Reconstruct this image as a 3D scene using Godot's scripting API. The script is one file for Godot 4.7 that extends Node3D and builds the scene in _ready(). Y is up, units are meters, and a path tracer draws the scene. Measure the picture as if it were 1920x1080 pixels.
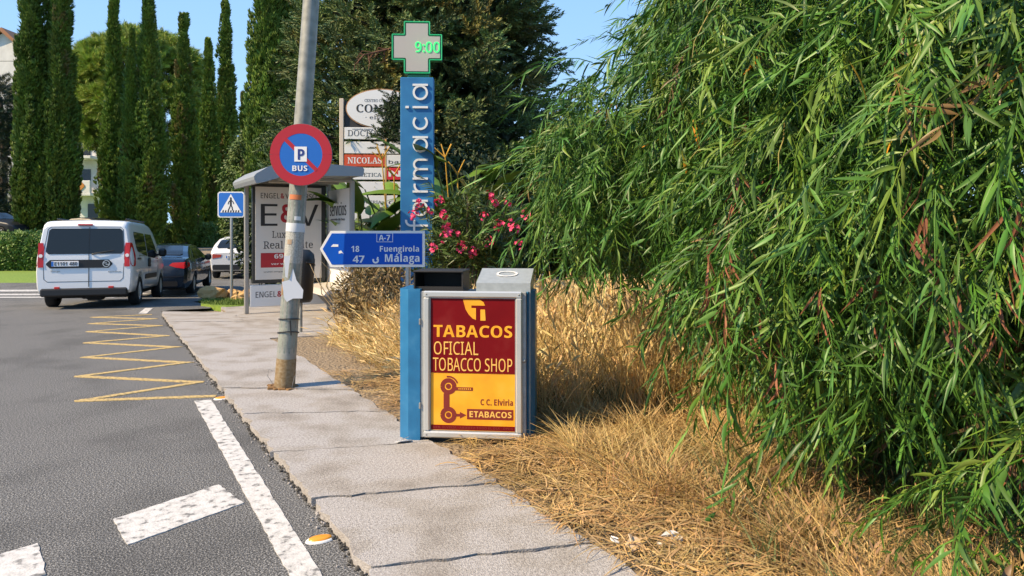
extends Node3D

var M := {}
var used := {}
var rng := RandomNumberGenerator.new()

func _ready() -> void:
	# ---- camera, sky, sun, exposure -------------------------------------
	var cam := Camera3D.new()
	cam.name = "camera"
	add_child(cam)
	cam.position = Vector3(0, 1.7, 0)
	var near := 0.05
	cam.set_frustum(2.0 * near * 540.0 / 1400.0, Vector2(0, -near * 115.0 / 1400.0), near, 600.0)
	cam.current = true
	var we := WorldEnvironment.new()
	we.name = "world_environment"
	var env := Environment.new()
	env.background_mode = Environment.BG_SKY
	var sky := Sky.new()
	var sm := ProceduralSkyMaterial.new()
	sm.sky_top_color = Color(0.41, 0.60, 0.83)
	sm.sky_horizon_color = Color(0.66, 0.80, 0.91)
	sm.sky_curve = 0.22
	sm.ground_bottom_color = Color(0.35, 0.33, 0.30)
	sm.ground_horizon_color = Color(0.62, 0.70, 0.76)
	sky.sky_material = sm
	env.sky = sky
	env.tonemap_mode = Environment.TONE_MAPPER_LINEAR
	env.tonemap_exposure = 1.6
	env.sdfgi_enabled = true
	env.ssao_enabled = true
	env.ssil_enabled = true
	we.environment = env
	add_child(we)
	var sun := DirectionalLight3D.new()
	sun.name = "sun"
	sun.light_color = Color(1.0, 0.90, 0.74)
	sun.light_energy = 1.6
	sun.light_angular_distance = 0.5
	sun.shadow_enabled = true
	add_child(sun)
	var sdir := Vector3(-0.91, 0.0, 0.43).normalized() * cos(deg_to_rad(42.0)) + Vector3.UP * sin(deg_to_rad(42.0))
	sun.look_at_from_position(Vector3.ZERO, -sdir, Vector3.UP)
	rng.seed = 7
	# ---- build ----------------------------------------------------------
	materials()
	setting()
	buildings()
	vehicles()
	bus_shelter()
	totem()
	directory_sign()
	direction_sign()
	crossing_sign()
	lamp_post()
	kiosk()
	litter()
	trees()
	shrubs()
	acacia()
	grasses()

# ---------------------------------------------------------------- helpers
func numbered(n: String, parent: Node) -> String:
	var k := str(parent.get_instance_id()) + n
	if not used.has(k):
		used[k] = 0
		return n
	used[k] += 1
	return "%s_%03d" % [n, used[k]]

func tag(o: Node, label := "", category := "", group := "", kind := "") -> Node:
	if label: o.set_meta("label", label)
	if category: o.set_meta("category", category)
	if group: o.set_meta("group", group)
	if kind: o.set_meta("kind", kind)
	return o

func thing(called: String, label: String, category: String, at := Vector3.ZERO, yaw := 0.0, group := "") -> Node3D:
	var o := Node3D.new()
	o.name = numbered(called, self)
	add_child(o, true)
	o.position = at
	o.rotation.y = yaw
	tag(o, label, category, group)
	return o

func node_mesh(called: String, mesh: Mesh, mat: Material, parent: Node = self, xf := Transform3D()) -> MeshInstance3D:
	var o := MeshInstance3D.new()
	o.name = numbered(called, parent)
	o.mesh = mesh
	o.material_override = mat
	o.transform = xf
	parent.add_child(o, true)
	return o

func obj(called: String, st: SurfaceTool, mat: Material, parent: Node = self, xf := Transform3D()) -> MeshInstance3D:
	return node_mesh(called, done(st), mat, parent, xf)

func copy(o: Node3D, label := "") -> Node3D:
	var c: Node3D = o.duplicate()
	var base := String(o.name)
	var re := RegEx.create_from_string("_\\d{3}$")
	base = re.sub(base, "")
	c.name = numbered(base, self)
	add_child(c, true)
	if label: c.set_meta("label", label)
	return c

func mb() -> SurfaceTool:
	var st := SurfaceTool.new()
	st.begin(Mesh.PRIMITIVE_TRIANGLES)
	st.set_smooth_group(-1)
	return st

func done(st: SurfaceTool) -> ArrayMesh:
	st.generate_normals()
	return st.commit()

# counter-clockwise as seen from outside
func tri(st: SurfaceTool, a: Vector3, b: Vector3, c: Vector3) -> void:
	st.add_vertex(a); st.add_vertex(c); st.add_vertex(b)

func quad(st: SurfaceTool, a: Vector3, b: Vector3, c: Vector3, d: Vector3) -> void:
	tri(st, a, b, c); tri(st, a, c, d)

func quad_out(st: SurfaceTool, a: Vector3, b: Vector3, c: Vector3, d: Vector3, out: Vector3) -> void:
	if (b - a).cross(c - a).dot(out) < 0.0:
		quad(st, d, c, b, a)
	else:
		quad(st, a, b, c, d)

func box(st: SurfaceTool, c: Vector3, s: Vector3, bev := 0.0, basis := Basis()) -> void:
	st.set_smooth_group(-1)
	var h := s * 0.5
	var b := minf(bev, minf(h.x, minf(h.y, h.z)) * 0.9)
	for ax in 3:
		var u := (ax + 1) % 3
		var v := (ax + 2) % 3
		for sg: float in [-1.0, 1.0]:
			var pts := []
			for k in [[-1.0, -1.0], [1.0, -1.0], [1.0, 1.0], [-1.0, 1.0]]:
				var p := Vector3.ZERO
				p[ax] = sg * h[ax]
				p[u] = k[0] * (h[u] - b)
				p[v] = k[1] * (h[v] - b)
				pts.append(c + basis * p)
			var o := Vector3.ZERO
			o[ax] = sg
			quad_out(st, pts[0], pts[1], pts[2], pts[3], basis * o)
			if b > 0.0:
				for s2: float in [-1.0, 1.0]:
					var e := []
					for t: float in [-1.0, 1.0]:
						var p1 := Vector3.ZERO
						p1[ax] = sg * h[ax]; p1[u] = s2 * (h[u] - b); p1[v] = t * (h[v] - b)
						var p2 := Vector3.ZERO
						p2[ax] = sg * (h[ax] - b); p2[u] = s2 * h[u]; p2[v] = t * (h[v] - b)
						e.append(c + basis * p1); e.append(c + basis * p2)
					var oo := Vector3.ZERO
					oo[ax] = sg; oo[u] = s2
					quad_out(st, e[0], e[1], e[3], e[2], basis * oo)
	if b > 0.0:
		for sx: float in [-1.0, 1.0]:
			for sy: float in [-1.0, 1.0]:
				for sz: float in [-1.0, 1.0]:
					var q := Vector3(sx, sy, sz)
					var k := [Vector3(sx * h.x, sy * (h.y - b), sz * (h.z - b)), Vector3(sx * (h.x - b), sy * h.y, sz * (h.z - b)), Vector3(sx * (h.x - b), sy * (h.y - b), sz * h.z)]
					var a1: Vector3 = c + basis * k[0]
					var a2: Vector3 = c + basis * k[1]
					var a3: Vector3 = c + basis * k[2]
					if (a2 - a1).cross(a3 - a1).dot(basis * q) < 0.0: tri(st, a1, a3, a2)
					else: tri(st, a1, a2, a3)

func frame_at(dir: Vector3) -> Basis:
	var d := dir.normalized()
	var s := d.cross(Vector3.UP if absf(d.y) < 0.98 else Vector3.RIGHT).normalized()
	return Basis(s, d, s.cross(d))

func tube(st: SurfaceTool, pts: Array, radii: Array, n := 10, caps := true) -> void:
	var rings := []
	for i in pts.size():
		var d: Vector3 = pts[mini(i + 1, pts.size() - 1)] - pts[maxi(i - 1, 0)]
		var f := frame_at(d)
		var r := []
		for k in n:
			var a := TAU * k / n
			r.append(pts[i] + (f.x * cos(a) + f.z * sin(a)) * float(radii[mini(i, radii.size() - 1)]))
		rings.append(r)
	st.set_smooth_group(0)
	for i in pts.size() - 1:
		for k in n:
			var k2 := (k + 1) % n
			var out: Vector3 = (rings[i][k] + rings[i][k2]) * 0.5 - pts[i]
			quad_out(st, rings[i][k], rings[i][k2], rings[i + 1][k2], rings[i + 1][k], out)
	st.set_smooth_group(-1)
	if caps:
		for e in [0, pts.size() - 1]:
			var o: Vector3 = pts[e] - pts[1 if e == 0 else e - 1]
			for k in n:
				var a: Vector3 = rings[e][k]
				var b: Vector3 = rings[e][(k + 1) % n]
				if (a - pts[e]).cross(b - pts[e]).dot(o) < 0.0: tri(st, pts[e], b, a)
				else: tri(st, pts[e], a, b)

func lathe(st: SurfaceTool, prof: Array, xf := Transform3D(), n := 24) -> void:   # prof: Vector2(radius, height), axis y
	for i in prof.size() - 1:
		var p: Vector2 = prof[i]
		var q: Vector2 = prof[i + 1]
		st.set_smooth_group(0)
		for k in n:
			var a := TAU * k / n
			var b := TAU * (k + 1) / n
			var out2 := Vector2(q.y - p.y, p.x - q.x)
			var m := (a + b) * 0.5
			quad_out(st, xf * Vector3(p.x * cos(a), p.y, p.x * sin(a)), xf * Vector3(p.x * cos(b), p.y, p.x * sin(b)), xf * Vector3(q.x * cos(b), q.y, q.x * sin(b)), xf * Vector3(q.x * cos(a), q.y, q.x * sin(a)), xf.basis * Vector3(out2.x * cos(m), out2.y, out2.x * sin(m)))
	st.set_smooth_group(-1)

func prism(st: SurfaceTool, poly: PackedVector2Array, z0: float, z1: float, xf := Transform3D(), back := true) -> void:
	st.set_smooth_group(-1)
	var idx := Geometry2D.triangulate_polygon(poly)
	var fw := xf.basis * Vector3(0, 0, 1)
	for i in range(0, idx.size(), 3):
		for e in ([1, 0] if back else [1]):
			var z := z1 if e == 1 else z0
			var a := xf * Vector3(poly[idx[i]].x, poly[idx[i]].y, z)
			var b := xf * Vector3(poly[idx[i + 1]].x, poly[idx[i + 1]].y, z)
			var c := xf * Vector3(poly[idx[i + 2]].x, poly[idx[i + 2]].y, z)
			var o := fw if e == 1 else -fw
			if (b - a).cross(c - a).dot(o) < 0.0: tri(st, a, c, b)
			else: tri(st, a, b, c)
	var cw := Geometry2D.is_polygon_clockwise(poly)
	for i in poly.size():
		var p := poly[i]
		var q := poly[(i + 1) % poly.size()]
		var n := Vector2(q.y - p.y, p.x - q.x) * (-1.0 if cw else 1.0)
		quad_out(st, xf * Vector3(p.x, p.y, z0), xf * Vector3(q.x, q.y, z0), xf * Vector3(q.x, q.y, z1), xf * Vector3(p.x, p.y, z1), xf.basis * Vector3(n.x, n.y, 0))

func rect(x0: float, y0: float, x1: float, y1: float) -> PackedVector2Array:
	return PackedVector2Array([Vector2(x0, y0), Vector2(x1, y0), Vector2(x1, y1), Vector2(x0, y1)])

func rounded(poly: PackedVector2Array, r: float) -> PackedVector2Array:
	var a := Geometry2D.offset_polygon(poly, -r)
	if a.is_empty(): return poly
	var b := Geometry2D.offset_polygon(a[0], r, Geometry2D.JOIN_ROUND)
	return b[0] if b.size() else poly

func arc(c: Vector2, r: float, a0: float, a1: float, n := 16) -> PackedVector2Array:
	var o := PackedVector2Array()
	for i in n + 1:
		var a := deg_to_rad(lerpf(a0, a1, float(i) / n))
		o.append(c + Vector2(cos(a), sin(a)) * r)
	return o

func stroke(st: SurfaceTool, pts: PackedVector2Array, w: float, z0: float, z1: float, xf := Transform3D()) -> void:   # a flat ribbon along a path
	for i in pts.size() - 1:
		var t0 := (pts[mini(i + 1, pts.size() - 1)] - pts[maxi(i - 1, 0)]).normalized().orthogonal() * w * 0.5
		var t1 := (pts[mini(i + 2, pts.size() - 1)] - pts[i]).normalized().orthogonal() * w * 0.5
		if i == 0: t0 = (pts[1] - pts[0]).normalized().orthogonal() * w * 0.5
		prism(st, PackedVector2Array([pts[i] - t0, pts[i] + t0, pts[i + 1] + t1, pts[i + 1] - t1]), z0, z1, xf, false)

# a word whose ink fills the given width and height, lower left corner at `at`
func word(text: String, parent: Node, at: Vector3, w: float, h: float, mat: Material, bold := false, font := "Droid Sans", called := "lettering", depth := 0.003, basis := Basis()) -> MeshInstance3D:
	var f := SystemFont.new()
	f.font_names = PackedStringArray([font])
	f.font_weight = 700 if bold else 400
	var t := TextMesh.new()
	t.font = f
	t.text = text
	t.font_size = 48
	t.pixel_size = 0.01
	t.depth = 0.01
	t.curve_step = 2.0
	var bb := t.get_aabb()
	var s := Vector3(w / maxf(bb.size.x, 0.001), h / maxf(bb.size.y, 0.001), depth / 0.01)
	var b := basis * Basis.from_scale(s)
	var o := node_mesh(called, t, mat, parent, Transform3D(b, at - b * Vector3(bb.position.x, bb.position.y, bb.position.z)))
	return o

func lin(r: float, g: float, b: float) -> Color:
	return Color(r, g, b).linear_to_srgb()

func mk(c: Color, rough := 0.6, metal := 0.0) -> StandardMaterial3D:
	var m := StandardMaterial3D.new()
	m.albedo_color = c
	m.roughness = rough
	m.metallic = metal
	return m

func noise_tex(freq: float, stops: Array, sd := 1, size := 512, oct := 4, kind := FastNoiseLite.TYPE_SIMPLEX_SMOOTH) -> NoiseTexture2D:
	var n := FastNoiseLite.new()
	n.noise_type = kind
	n.frequency = freq
	n.fractal_octaves = oct
	n.seed = sd
	var t := NoiseTexture2D.new()
	t.width = size; t.height = size
	t.seamless = true
	t.noise = n
	var g := Gradient.new()
	var o := PackedFloat32Array()
	var c := PackedColorArray()
	for s in stops:
		o.append(s[0]); c.append(s[1])
	g.offsets = o
	g.colors = c
	t.color_ramp = g
	return t

func grain(m: StandardMaterial3D, freq: float, stops: Array, scale := 1.0, sd := 1, world := false, size := 512, oct := 4) -> StandardMaterial3D:
	m.albedo_texture = noise_tex(freq, stops, sd, size, oct)
	m.uv1_triplanar = true
	m.uv1_world_triplanar = world
	m.uv1_scale = Vector3.ONE * scale
	return m

func relief(m: StandardMaterial3D, freq: float, cm: float, sd := 3, size := 512) -> StandardMaterial3D:
	m.heightmap_enabled = true
	m.heightmap_texture = noise_tex(freq, [[0.0, Color.BLACK], [1.0, Color.WHITE]], sd, size, 5)
	m.heightmap_scale = cm
	return m

func blotch(m: StandardMaterial3D, freq: float, stops: Array, scale: float, sd := 5) -> StandardMaterial3D:
	m.detail_enabled = true
	m.detail_blend_mode = BaseMaterial3D.BLEND_MODE_MUL
	m.detail_uv_layer = BaseMaterial3D.DETAIL_UV_2
	m.detail_albedo = noise_tex(freq, stops, sd, 512, 4)
	m.uv2_triplanar = true
	m.uv2_world_triplanar = true
	m.uv2_scale = Vector3.ONE * scale
	return m

func leafy(back := 0.25, rough := 0.5) -> StandardMaterial3D:
	var m := mk(Color.WHITE, rough)
	m.vertex_color_use_as_albedo = true
	m.cull_mode = BaseMaterial3D.CULL_DISABLED
	if back > 0.0:
		m.backlight_enabled = true
		m.backlight = Color(back, back, back * 0.6)
	return m

func gray(v: float) -> Color:
	return Color(v, v, v)

func materials() -> void:
	M.asphalt = grain(mk(Color.WHITE, 0.92), 0.085, [[0.0, lin(0.03, 0.03, 0.03)], [0.38, lin(0.075, 0.075, 0.075)], [0.5, lin(0.13, 0.128, 0.127)], [0.58, lin(0.17, 0.168, 0.165)], [0.72, lin(0.3, 0.295, 0.285)], [1.0, lin(0.45, 0.44, 0.42)]], 0.75, 11, true, 1024, 3)
	relief(M.asphalt, 0.12, 0.7, 12, 1024)
	blotch(M.asphalt, 0.014, [[0.0, gray(0.8)], [0.38, gray(0.92)], [0.5, gray(0.97)], [1.0, gray(1.0)]], 0.1, 14)
	M.concrete = grain(mk(Color.WHITE, 0.9), 0.05, [[0.0, lin(0.19, 0.175, 0.165)], [0.36, lin(0.33, 0.308, 0.295)], [0.6, lin(0.39, 0.367, 0.352)], [1.0, lin(0.52, 0.495, 0.48)]], 0.8, 21, true, 1024, 6)
	relief(M.concrete, 0.1, 0.45, 22, 1024)
	blotch(M.concrete, 0.009, [[0.0, Color(0.8, 0.78, 0.75)], [0.4, Color(0.93, 0.92, 0.9)], [0.6, gray(0.98)], [1.0, gray(1.0)]], 0.33, 24)
	M.dirt = grain(mk(Color.WHITE, 0.95), 0.03, [[0.0, lin(0.12, 0.085, 0.05)], [0.5, lin(0.24, 0.18, 0.115)], [1.0, lin(0.38, 0.3, 0.2)]], 0.6, 31, true, 1024, 6)
	relief(M.dirt, 0.06, 2.5, 32)
	M.lawn = grain(mk(Color.WHITE, 0.9), 0.05, [[0.0, lin(0.09, 0.15, 0.015)], [0.5, lin(0.16, 0.25, 0.028)], [1.0, lin(0.24, 0.3, 0.05)]], 0.4, 41, true)
	M.marking = grain(mk(Color.WHITE, 0.75), 0.03, [[0.0, lin(0.4, 0.39, 0.37)], [0.3, lin(0.54, 0.525, 0.5)], [0.5, lin(0.6, 0.58, 0.56)], [1.0, lin(0.66, 0.64, 0.62)]], 0.9, 51, true, 512, 6)
	relief(M.marking, 0.12, 0.2, 52)
	blotch(M.marking, 0.022, [[0.0, gray(0.45)], [0.25, gray(0.7)], [0.3, gray(0.9)], [0.5, gray(0.96)], [1.0, gray(1.0)]], 0.9, 58)
	M.marking_yellow = grain(mk(Color.WHITE, 0.8), 0.05, [[0.0, lin(0.12, 0.105, 0.075)], [0.36, lin(0.28, 0.21, 0.1)], [0.46, lin(0.48, 0.34, 0.13)], [1.0, lin(0.58, 0.42, 0.17)]], 0.9, 53, true, 512, 5)
	M.galv = grain(mk(Color.WHITE, 0.55, 0.25), 0.02, [[0.0, lin(0.16, 0.165, 0.15)], [0.5, lin(0.26, 0.265, 0.24)], [1.0, lin(0.36, 0.36, 0.33)]], 0.7, 61)
	M.steel = mk(lin(0.42, 0.42, 0.41), 0.42, 0.6)
	M.steel_dull = grain(mk(Color.WHITE, 0.55, 0.3), 0.03, [[0.0, lin(0.2, 0.2, 0.2)], [1.0, lin(0.32, 0.32, 0.32)]], 1.0, 63)
	M.alu = mk(lin(0.62, 0.62, 0.6), 0.35, 0.55)
	M.white = mk(lin(0.74, 0.73, 0.71), 0.45)
	M.offwhite = mk(lin(0.62, 0.58, 0.52), 0.6)
	M.black = mk(lin(0.012, 0.012, 0.013), 0.45)
	M.rubber = mk(lin(0.012, 0.012, 0.012), 0.85)
	M.ink = mk(lin(0.02, 0.02, 0.022), 0.6)
	M.blue_panel = mk(lin(0.004, 0.085, 0.5), 0.45)
	M.blue_panel.metallic_specular = 0.3
	M.sign_blue = mk(lin(0.02, 0.15, 0.55), 0.4)
	M.sign_red = mk(lin(0.42, 0.014, 0.025), 0.4)
	M.reflect_white = mk(lin(0.78, 0.78, 0.78), 0.45)
	M.kiosk_blue = grain(mk(Color.WHITE, 0.42), 0.012, [[0.0, lin(0.012, 0.115, 0.26)], [0.6, lin(0.016, 0.145, 0.32)], [1.0, lin(0.04, 0.19, 0.37)]], 0.8, 71)
	M.totem_blue = grain(mk(Color.WHITE, 0.5), 0.01, [[0.0, lin(0.015, 0.13, 0.32)], [1.0, lin(0.025, 0.18, 0.39)]], 0.4, 72)
	M.poster_red = grain(mk(Color.WHITE, 0.4), 0.006, [[0.0, lin(0.15, 0.006, 0.009)], [0.6, lin(0.17, 0.007, 0.01)], [1.0, lin(0.2, 0.02, 0.02)]], 0.8, 73)
	M.poster_red.metallic_specular = 0.2
	M.poster_yellow = grain(mk(Color.WHITE, 0.45), 0.008, [[0.0, lin(0.78, 0.32, 0.01)], [0.5, lin(0.88, 0.39, 0.012)], [1.0, lin(0.9, 0.45, 0.04)]], 0.8, 74)
	M.poster_pale = mk(lin(0.85, 0.5, 0.11), 0.4)
	M.poster_brown = mk(lin(0.2, 0.02, 0.012), 0.4)
	M.glass_dark = mk(lin(0.012, 0.014, 0.016), 0.06)
	M.glass_dark.metallic_specular = 0.5
	M.bark = grain(mk(Color.WHITE, 0.95), 0.04, [[0.0, lin(0.05, 0.035, 0.025)], [1.0, lin(0.16, 0.12, 0.085)]], 1.0, 81)
	M.leaf = leafy(0.28, 0.42)
	M.leaf.metallic_specular = 0.4
	M.needle = leafy(0.12, 0.6)
	M.straw = leafy(0.3, 0.7)
	M.petal = leafy(0.3, 0.6)
	M.wall_white = grain(mk(Color.WHITE, 0.85), 0.02, [[0.0, lin(0.58, 0.57, 0.56)], [1.0, lin(0.72, 0.71, 0.7)]], 0.1, 83)
	M.terracotta = grain(mk(Color.WHITE, 0.9), 0.05, [[0.0, lin(0.24, 0.1, 0.05)], [1.0, lin(0.45, 0.24, 0.14)]], 0.5, 84)
	M.window = mk(lin(0.03, 0.035, 0.045), 0.15)

# ---------------------------------------------------------------- the lie of the land
func bank_edge(d: float) -> float:   # the left boundary of the road
	return pl([Vector2(20, -14.5), Vector2(27, -16.5), Vector2(35, -20), Vector2(45, -21.2), Vector2(54, -19.0), Vector2(60, -12.0), Vector2(64, 4.0), Vector2(90, 30)], d)

func bank_in(x: float, d: float) -> float:
	return minf(d - 27.0, bank_edge(d) - x)

func gy(x: float, z: float) -> float:
	var d := -z
	var h := -0.33 * smoothstep(15.0, 23.0, d)
	var s := bank_in(x, d)
	if s > 0.0:
		var st := lerpf(6.0, 0.5, clampf((d - 38.0) / 10.0, 0.0, 1.0))
		h += 1.4 * smoothstep(st, st + 4.5, s)
	return h

func pl(a: Array, t: float) -> float:
	if t <= a[0].x: return a[0].y
	for i in a.size() - 1:
		if t <= a[i + 1].x:
			return lerpf(a[i].y, a[i + 1].y, (t - a[i].x) / (a[i + 1].x - a[i].x))
	return a[a.size() - 1].y

# a sheet lying on the ground: polygon of (x, distance), raised by up; with a skirt when thick
func sheet(st: SurfaceTool, poly: PackedVector2Array, up: float, skirt := 0.0, step := 1.0) -> void:
	st.set_smooth_group(0 if skirt == 0.0 else -1)
	var lo := 1e9
	var hi := -1e9
	for p in poly:
		lo = minf(lo, p.y); hi = maxf(hi, p.y)
	var d := lo
	while d < hi:
		var e := d + 300.0
		if d < 14.0: e = 14.0
		elif d < 66.0: e = d + step
		for piece in Geometry2D.intersect_polygons(poly, rect(-400, d, 400, e)):
			var idx := Geometry2D.triangulate_polygon(piece)
			for i in range(0, idx.size(), 3):
				var v := []
				for k in 3:
					var p: Vector2 = piece[idx[i + k]]
					v.append(Vector3(p.x, gy(p.x, -p.y) + up, -p.y))
				if (v[1] - v[0]).cross(v[2] - v[0]).y < 0.0: tri(st, v[0], v[2], v[1])
				else: tri(st, v[0], v[1], v[2])
		d = e
	if skirt > 0.0:
		var cw := Geometry2D.is_polygon_clockwise(poly)
		for i in poly.size():
			var p := poly[i]
			var q := poly[(i + 1) % poly.size()]
			var n := Vector2(q.y - p.y, p.x - q.x) * (-1.0 if cw else 1.0)
			var a := Vector3(p.x, gy(p.x, -p.y) + up, -p.y)
			var b := Vector3(q.x, gy(q.x, -q.y) + up, -q.y)
			quad_out(st, a, b, b - Vector3(0, skirt, 0), a - Vector3(0, skirt, 0), Vector3(n.x, 0, -n.y))

func V2(a: Array) -> PackedVector2Array:
	var o := PackedVector2Array()
	for i in range(0, a.size(), 2): o.append(Vector2(a[i], a[i + 1]))
	return o

func edge_left(d: float) -> float:    # kerb line of the pavement
	return 1.34 - 0.5625 * d

func edge_right(d: float) -> float:   # its verge side
	return 2.59 - 0.5565 * d

func setting() -> void:
	var n := FastNoiseLite.new()
	n.frequency = 2.2
	n.seed = 5
	# ground: one sheet to the horizon, finer near the banks
	var st := mb()
	sheet(st, V2([-380, -6, 380, -6, 380, 390, -380, 390]), -0.06)
	tag(obj("ground", st, M.dirt), "bare earth ground reaching to the horizon", "", "", "structure")
	# banks to the left: a grid that follows the rise
	st = mb()
	st.set_smooth_group(0)
	for i in 46:
		for j in 48:
			var x0 := -62.0 + i * 1.2
			var z0 := -26.8 - j * 1.2
			var ok := true
			var q := []
			for k in [[0, 0], [1.2, 0], [1.2, -1.2], [0, -1.2]]:
				var x: float = x0 + k[0]
				var z: float = z0 + k[1]
				if bank_in(x, -z) < -1.3: ok = false
				var s := bank_in(x, -z)
				q.append(Vector3(x, gy(x, z) + 0.02 + (0.1 if s > 0.2 else -0.1), z))
			if ok: quad_out(st, q[0], q[1], q[2], q[3], Vector3.UP)
	tag(obj("lawn", st, M.lawn), "grass bank with lawn on the far left side", "", "", "structure")
	# road
	st = mb()
	var rd := PackedVector2Array()
	var d := -5.0
	while d <= 15.0:
		rd.append(Vector2(edge_left(d) + 0.05, d)); d += 1.0
	rd.append_array(V2([-6.95, 15.2, -6.3, 15.6, -6.6, 16.4, -7.7, 18.0, -7.6, 20.0, -6.0, 22.5, 6, 25, 30, 28, 30, 62, 4, 62, -12, 60]))
	for e in [54.0, 45.0, 40.0, 35.0, 31.0, 27.0]: rd.append(Vector2(bank_edge(e), e))
	rd.append_array(V2([-60, 27, -60, -5]))
	sheet(st, rd, 0.0)
	var road := obj("road", st, M.asphalt)
	tag(road, "grey asphalt road with white and yellow markings", "", "", "structure")
	var mk_line := func(called: String, pts: Array, m: Material) -> void:
		var s := mb()
		var rough := PackedVector2Array()
		var raw := V2(pts)
		for i in raw.size():
			var q := raw[(i + 1) % raw.size()]
			var m2 := clampi(int(raw[i].distance_to(q) / 0.035), 1, 60)
			for k in m2:
				rough.append(raw[i].lerp(q, float(k) / m2) + Vector2(rng.randf_range(-1, 1), rng.randf_range(-1, 1)) * 0.0045)
		sheet(s, rough, 0.006, 0.006)
		obj(called, s, m, road)
	mk_line.call("edge_line", [-3.09, 7.26, -2.95, 7.32, -0.92, 3.63, 0.0, 1.96, -0.16, 1.96, -1.08, 3.63], M.marking)
	mk_line.call("marking_dash", [-2.31, 4.33, -1.93, 4.91, -1.65, 4.58, -2.05, 3.98], M.marking)
	mk_line.call("marking_dash", [-2.82, 3.66, -2.54, 4.0, -2.27, 3.64, -2.5, 3.36], M.marking)
	mk_line.call("edge_line", [-7.3, 14.6, -7.14, 14.6, -7.5, 15.6, -7.66, 15.6], M.marking)
	for k in 3:
		var a := 20.2 + k * 1.5
		mk_line.call("crossing_stripe", [-19.5, a, -11.0, a + 0.4, -11.0, a + 1.0, -19.5, a + 0.6], M.marking)
	mk_line.call("edge_line", [-10.8, 21.2, -8.2, 21.6, -8.2, 21.9, -10.8, 21.5], M.marking)
	var zz := V2([-2.97, 7.48, -4.21, 7.28, -3.41, 8.15, -4.91, 8.47, -4.07, 9.33, -5.55, 9.71, -4.74, 10.53, -6.22, 10.92, -5.37, 11.61, -6.84, 12.08, -6.03, 12.8, -7.38, 13.08, -6.58, 13.76, -7.85, 14.0, -6.95, 14.42])
	var s2 := mb()
	for p in Geometry2D.offset_polyline(zz, 0.046, Geometry2D.JOIN_MITER, Geometry2D.END_BUTT):
		var rough := PackedVector2Array()
		for i in p.size():
			var q: Vector2 = p[(i + 1) % p.size()]
			var m2 := maxi(1, int(p[i].distance_to(q) / 0.06))
			for k in m2:
				rough.append(p[i].lerp(q, float(k) / m2) + Vector2(rng.randf_range(-1, 1), rng.randf_range(-1, 1)) * 0.007)
		sheet(s2, rough, 0.006, 0.006)
	obj("bus_stop_zigzag", s2, M.marking_yellow, road)
	# pavement: slabs with ragged edges and open joints
	var walk := Node3D.new()
	walk.name = "pavement"
	add_child(walk)
	tag(walk, "pale concrete pavement with cracked joints and ragged kerb edge", "", "", "structure")
	var joints := [[-3.0, -2.9], [-0.4, -0.25], [1.4, 1.55], [2.6, 2.75], [3.62, 3.9], [4.53, 4.82], [5.47, 5.75], [6.6, 6.7], [7.66, 7.55], [9.4, 9.5], [11.4, 11.4], [13.0, 13.0], [14.55, 14.4]]
	for i in joints.size() - 1:
		var a: Array = joints[i]
		var b: Array = joints[i + 1]
		var p := PackedVector2Array()
		var g := 0.011
		var steps := 14
		for k in steps + 1:
			var dd := lerpf(a[0] + g, b[0] - g, float(k) / steps)
			p.append(Vector2(edge_left(dd) + n.get_noise_1d(dd * 2.6) * 0.05 + rng.randf_range(-0.016, 0.016), dd))
		for k in range(1, 15):
			var f := k / 15.0
			p.append(Vector2(lerpf(edge_left(b[0]), edge_right(b[1]), f), lerpf(b[0], b[1], f) - g + n.get_noise_2d(f * 3.0, b[0]) * 0.035 + rng.randf_range(-0.011, 0.006)))
		for k in steps + 1:
			var dd := lerpf(b[1] - g, a[1] + g, float(k) / steps)
			p.append(Vector2(edge_right(dd) + n.get_noise_1d(dd * 1.7 + 90.0) * 0.06, dd))
		for k in range(1, 15):
			var f := k / 15.0
			p.append(Vector2(lerpf(edge_right(a[1]), edge_left(a[0]), f), lerpf(a[1], a[0], f) + g + n.get_noise_2d((1.0 - f) * 3.0, a[0]) * 0.035 + rng.randf_range(-0.005, 0.009)))
		var s := mb()
		sheet(s, p, 0.05 + rng.randf_range(-0.004, 0.004), 0.09)
		obj("slab", s, M.concrete, walk)
	# bus stop pad and the earth under the verge
	st = mb()
	sheet(st, V2([-3.6, 11.1, -2.35, 11.6, -1.9, 14.2, -3.2, 18.6, -5.2, 18.2, -6.0, 15.4, -5.6, 14.6]), 0.045, 0.1)
	tag(obj("paved_area", st, M.concrete), "concrete waiting area in front of the bus shelter", "", "", "structure")
	st = mb()
	var vg := PackedVector2Array()
	d = -4.0
	while d <= 15.0:
		vg.append(Vector2(edge_right(d) - 0.1, d)); d += 0.5
	vg.append_array(V2([-5.0, 16.5, -4.4, 21, 8, 25, 30, 27, 30, -4]))
	sheet(st, vg, 0.03)
	tag(obj("verge", st, M.dirt), "dry earth verge beside the pavement", "", "", "structure")
	# grass island with the crossing sign
	st = mb()
	sheet(st, V2([-6.75, 16.2, -5.9, 15.4, -4.2, 17.0, -4.2, 22.0, -6.3, 21.0, -7.25, 19.2, -7.2, 17.4]), 0.05, 0.12)
	tag(obj("grass_island", st, M.lawn), "small grass island under the crossing sign", "", "", "structure")
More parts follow.
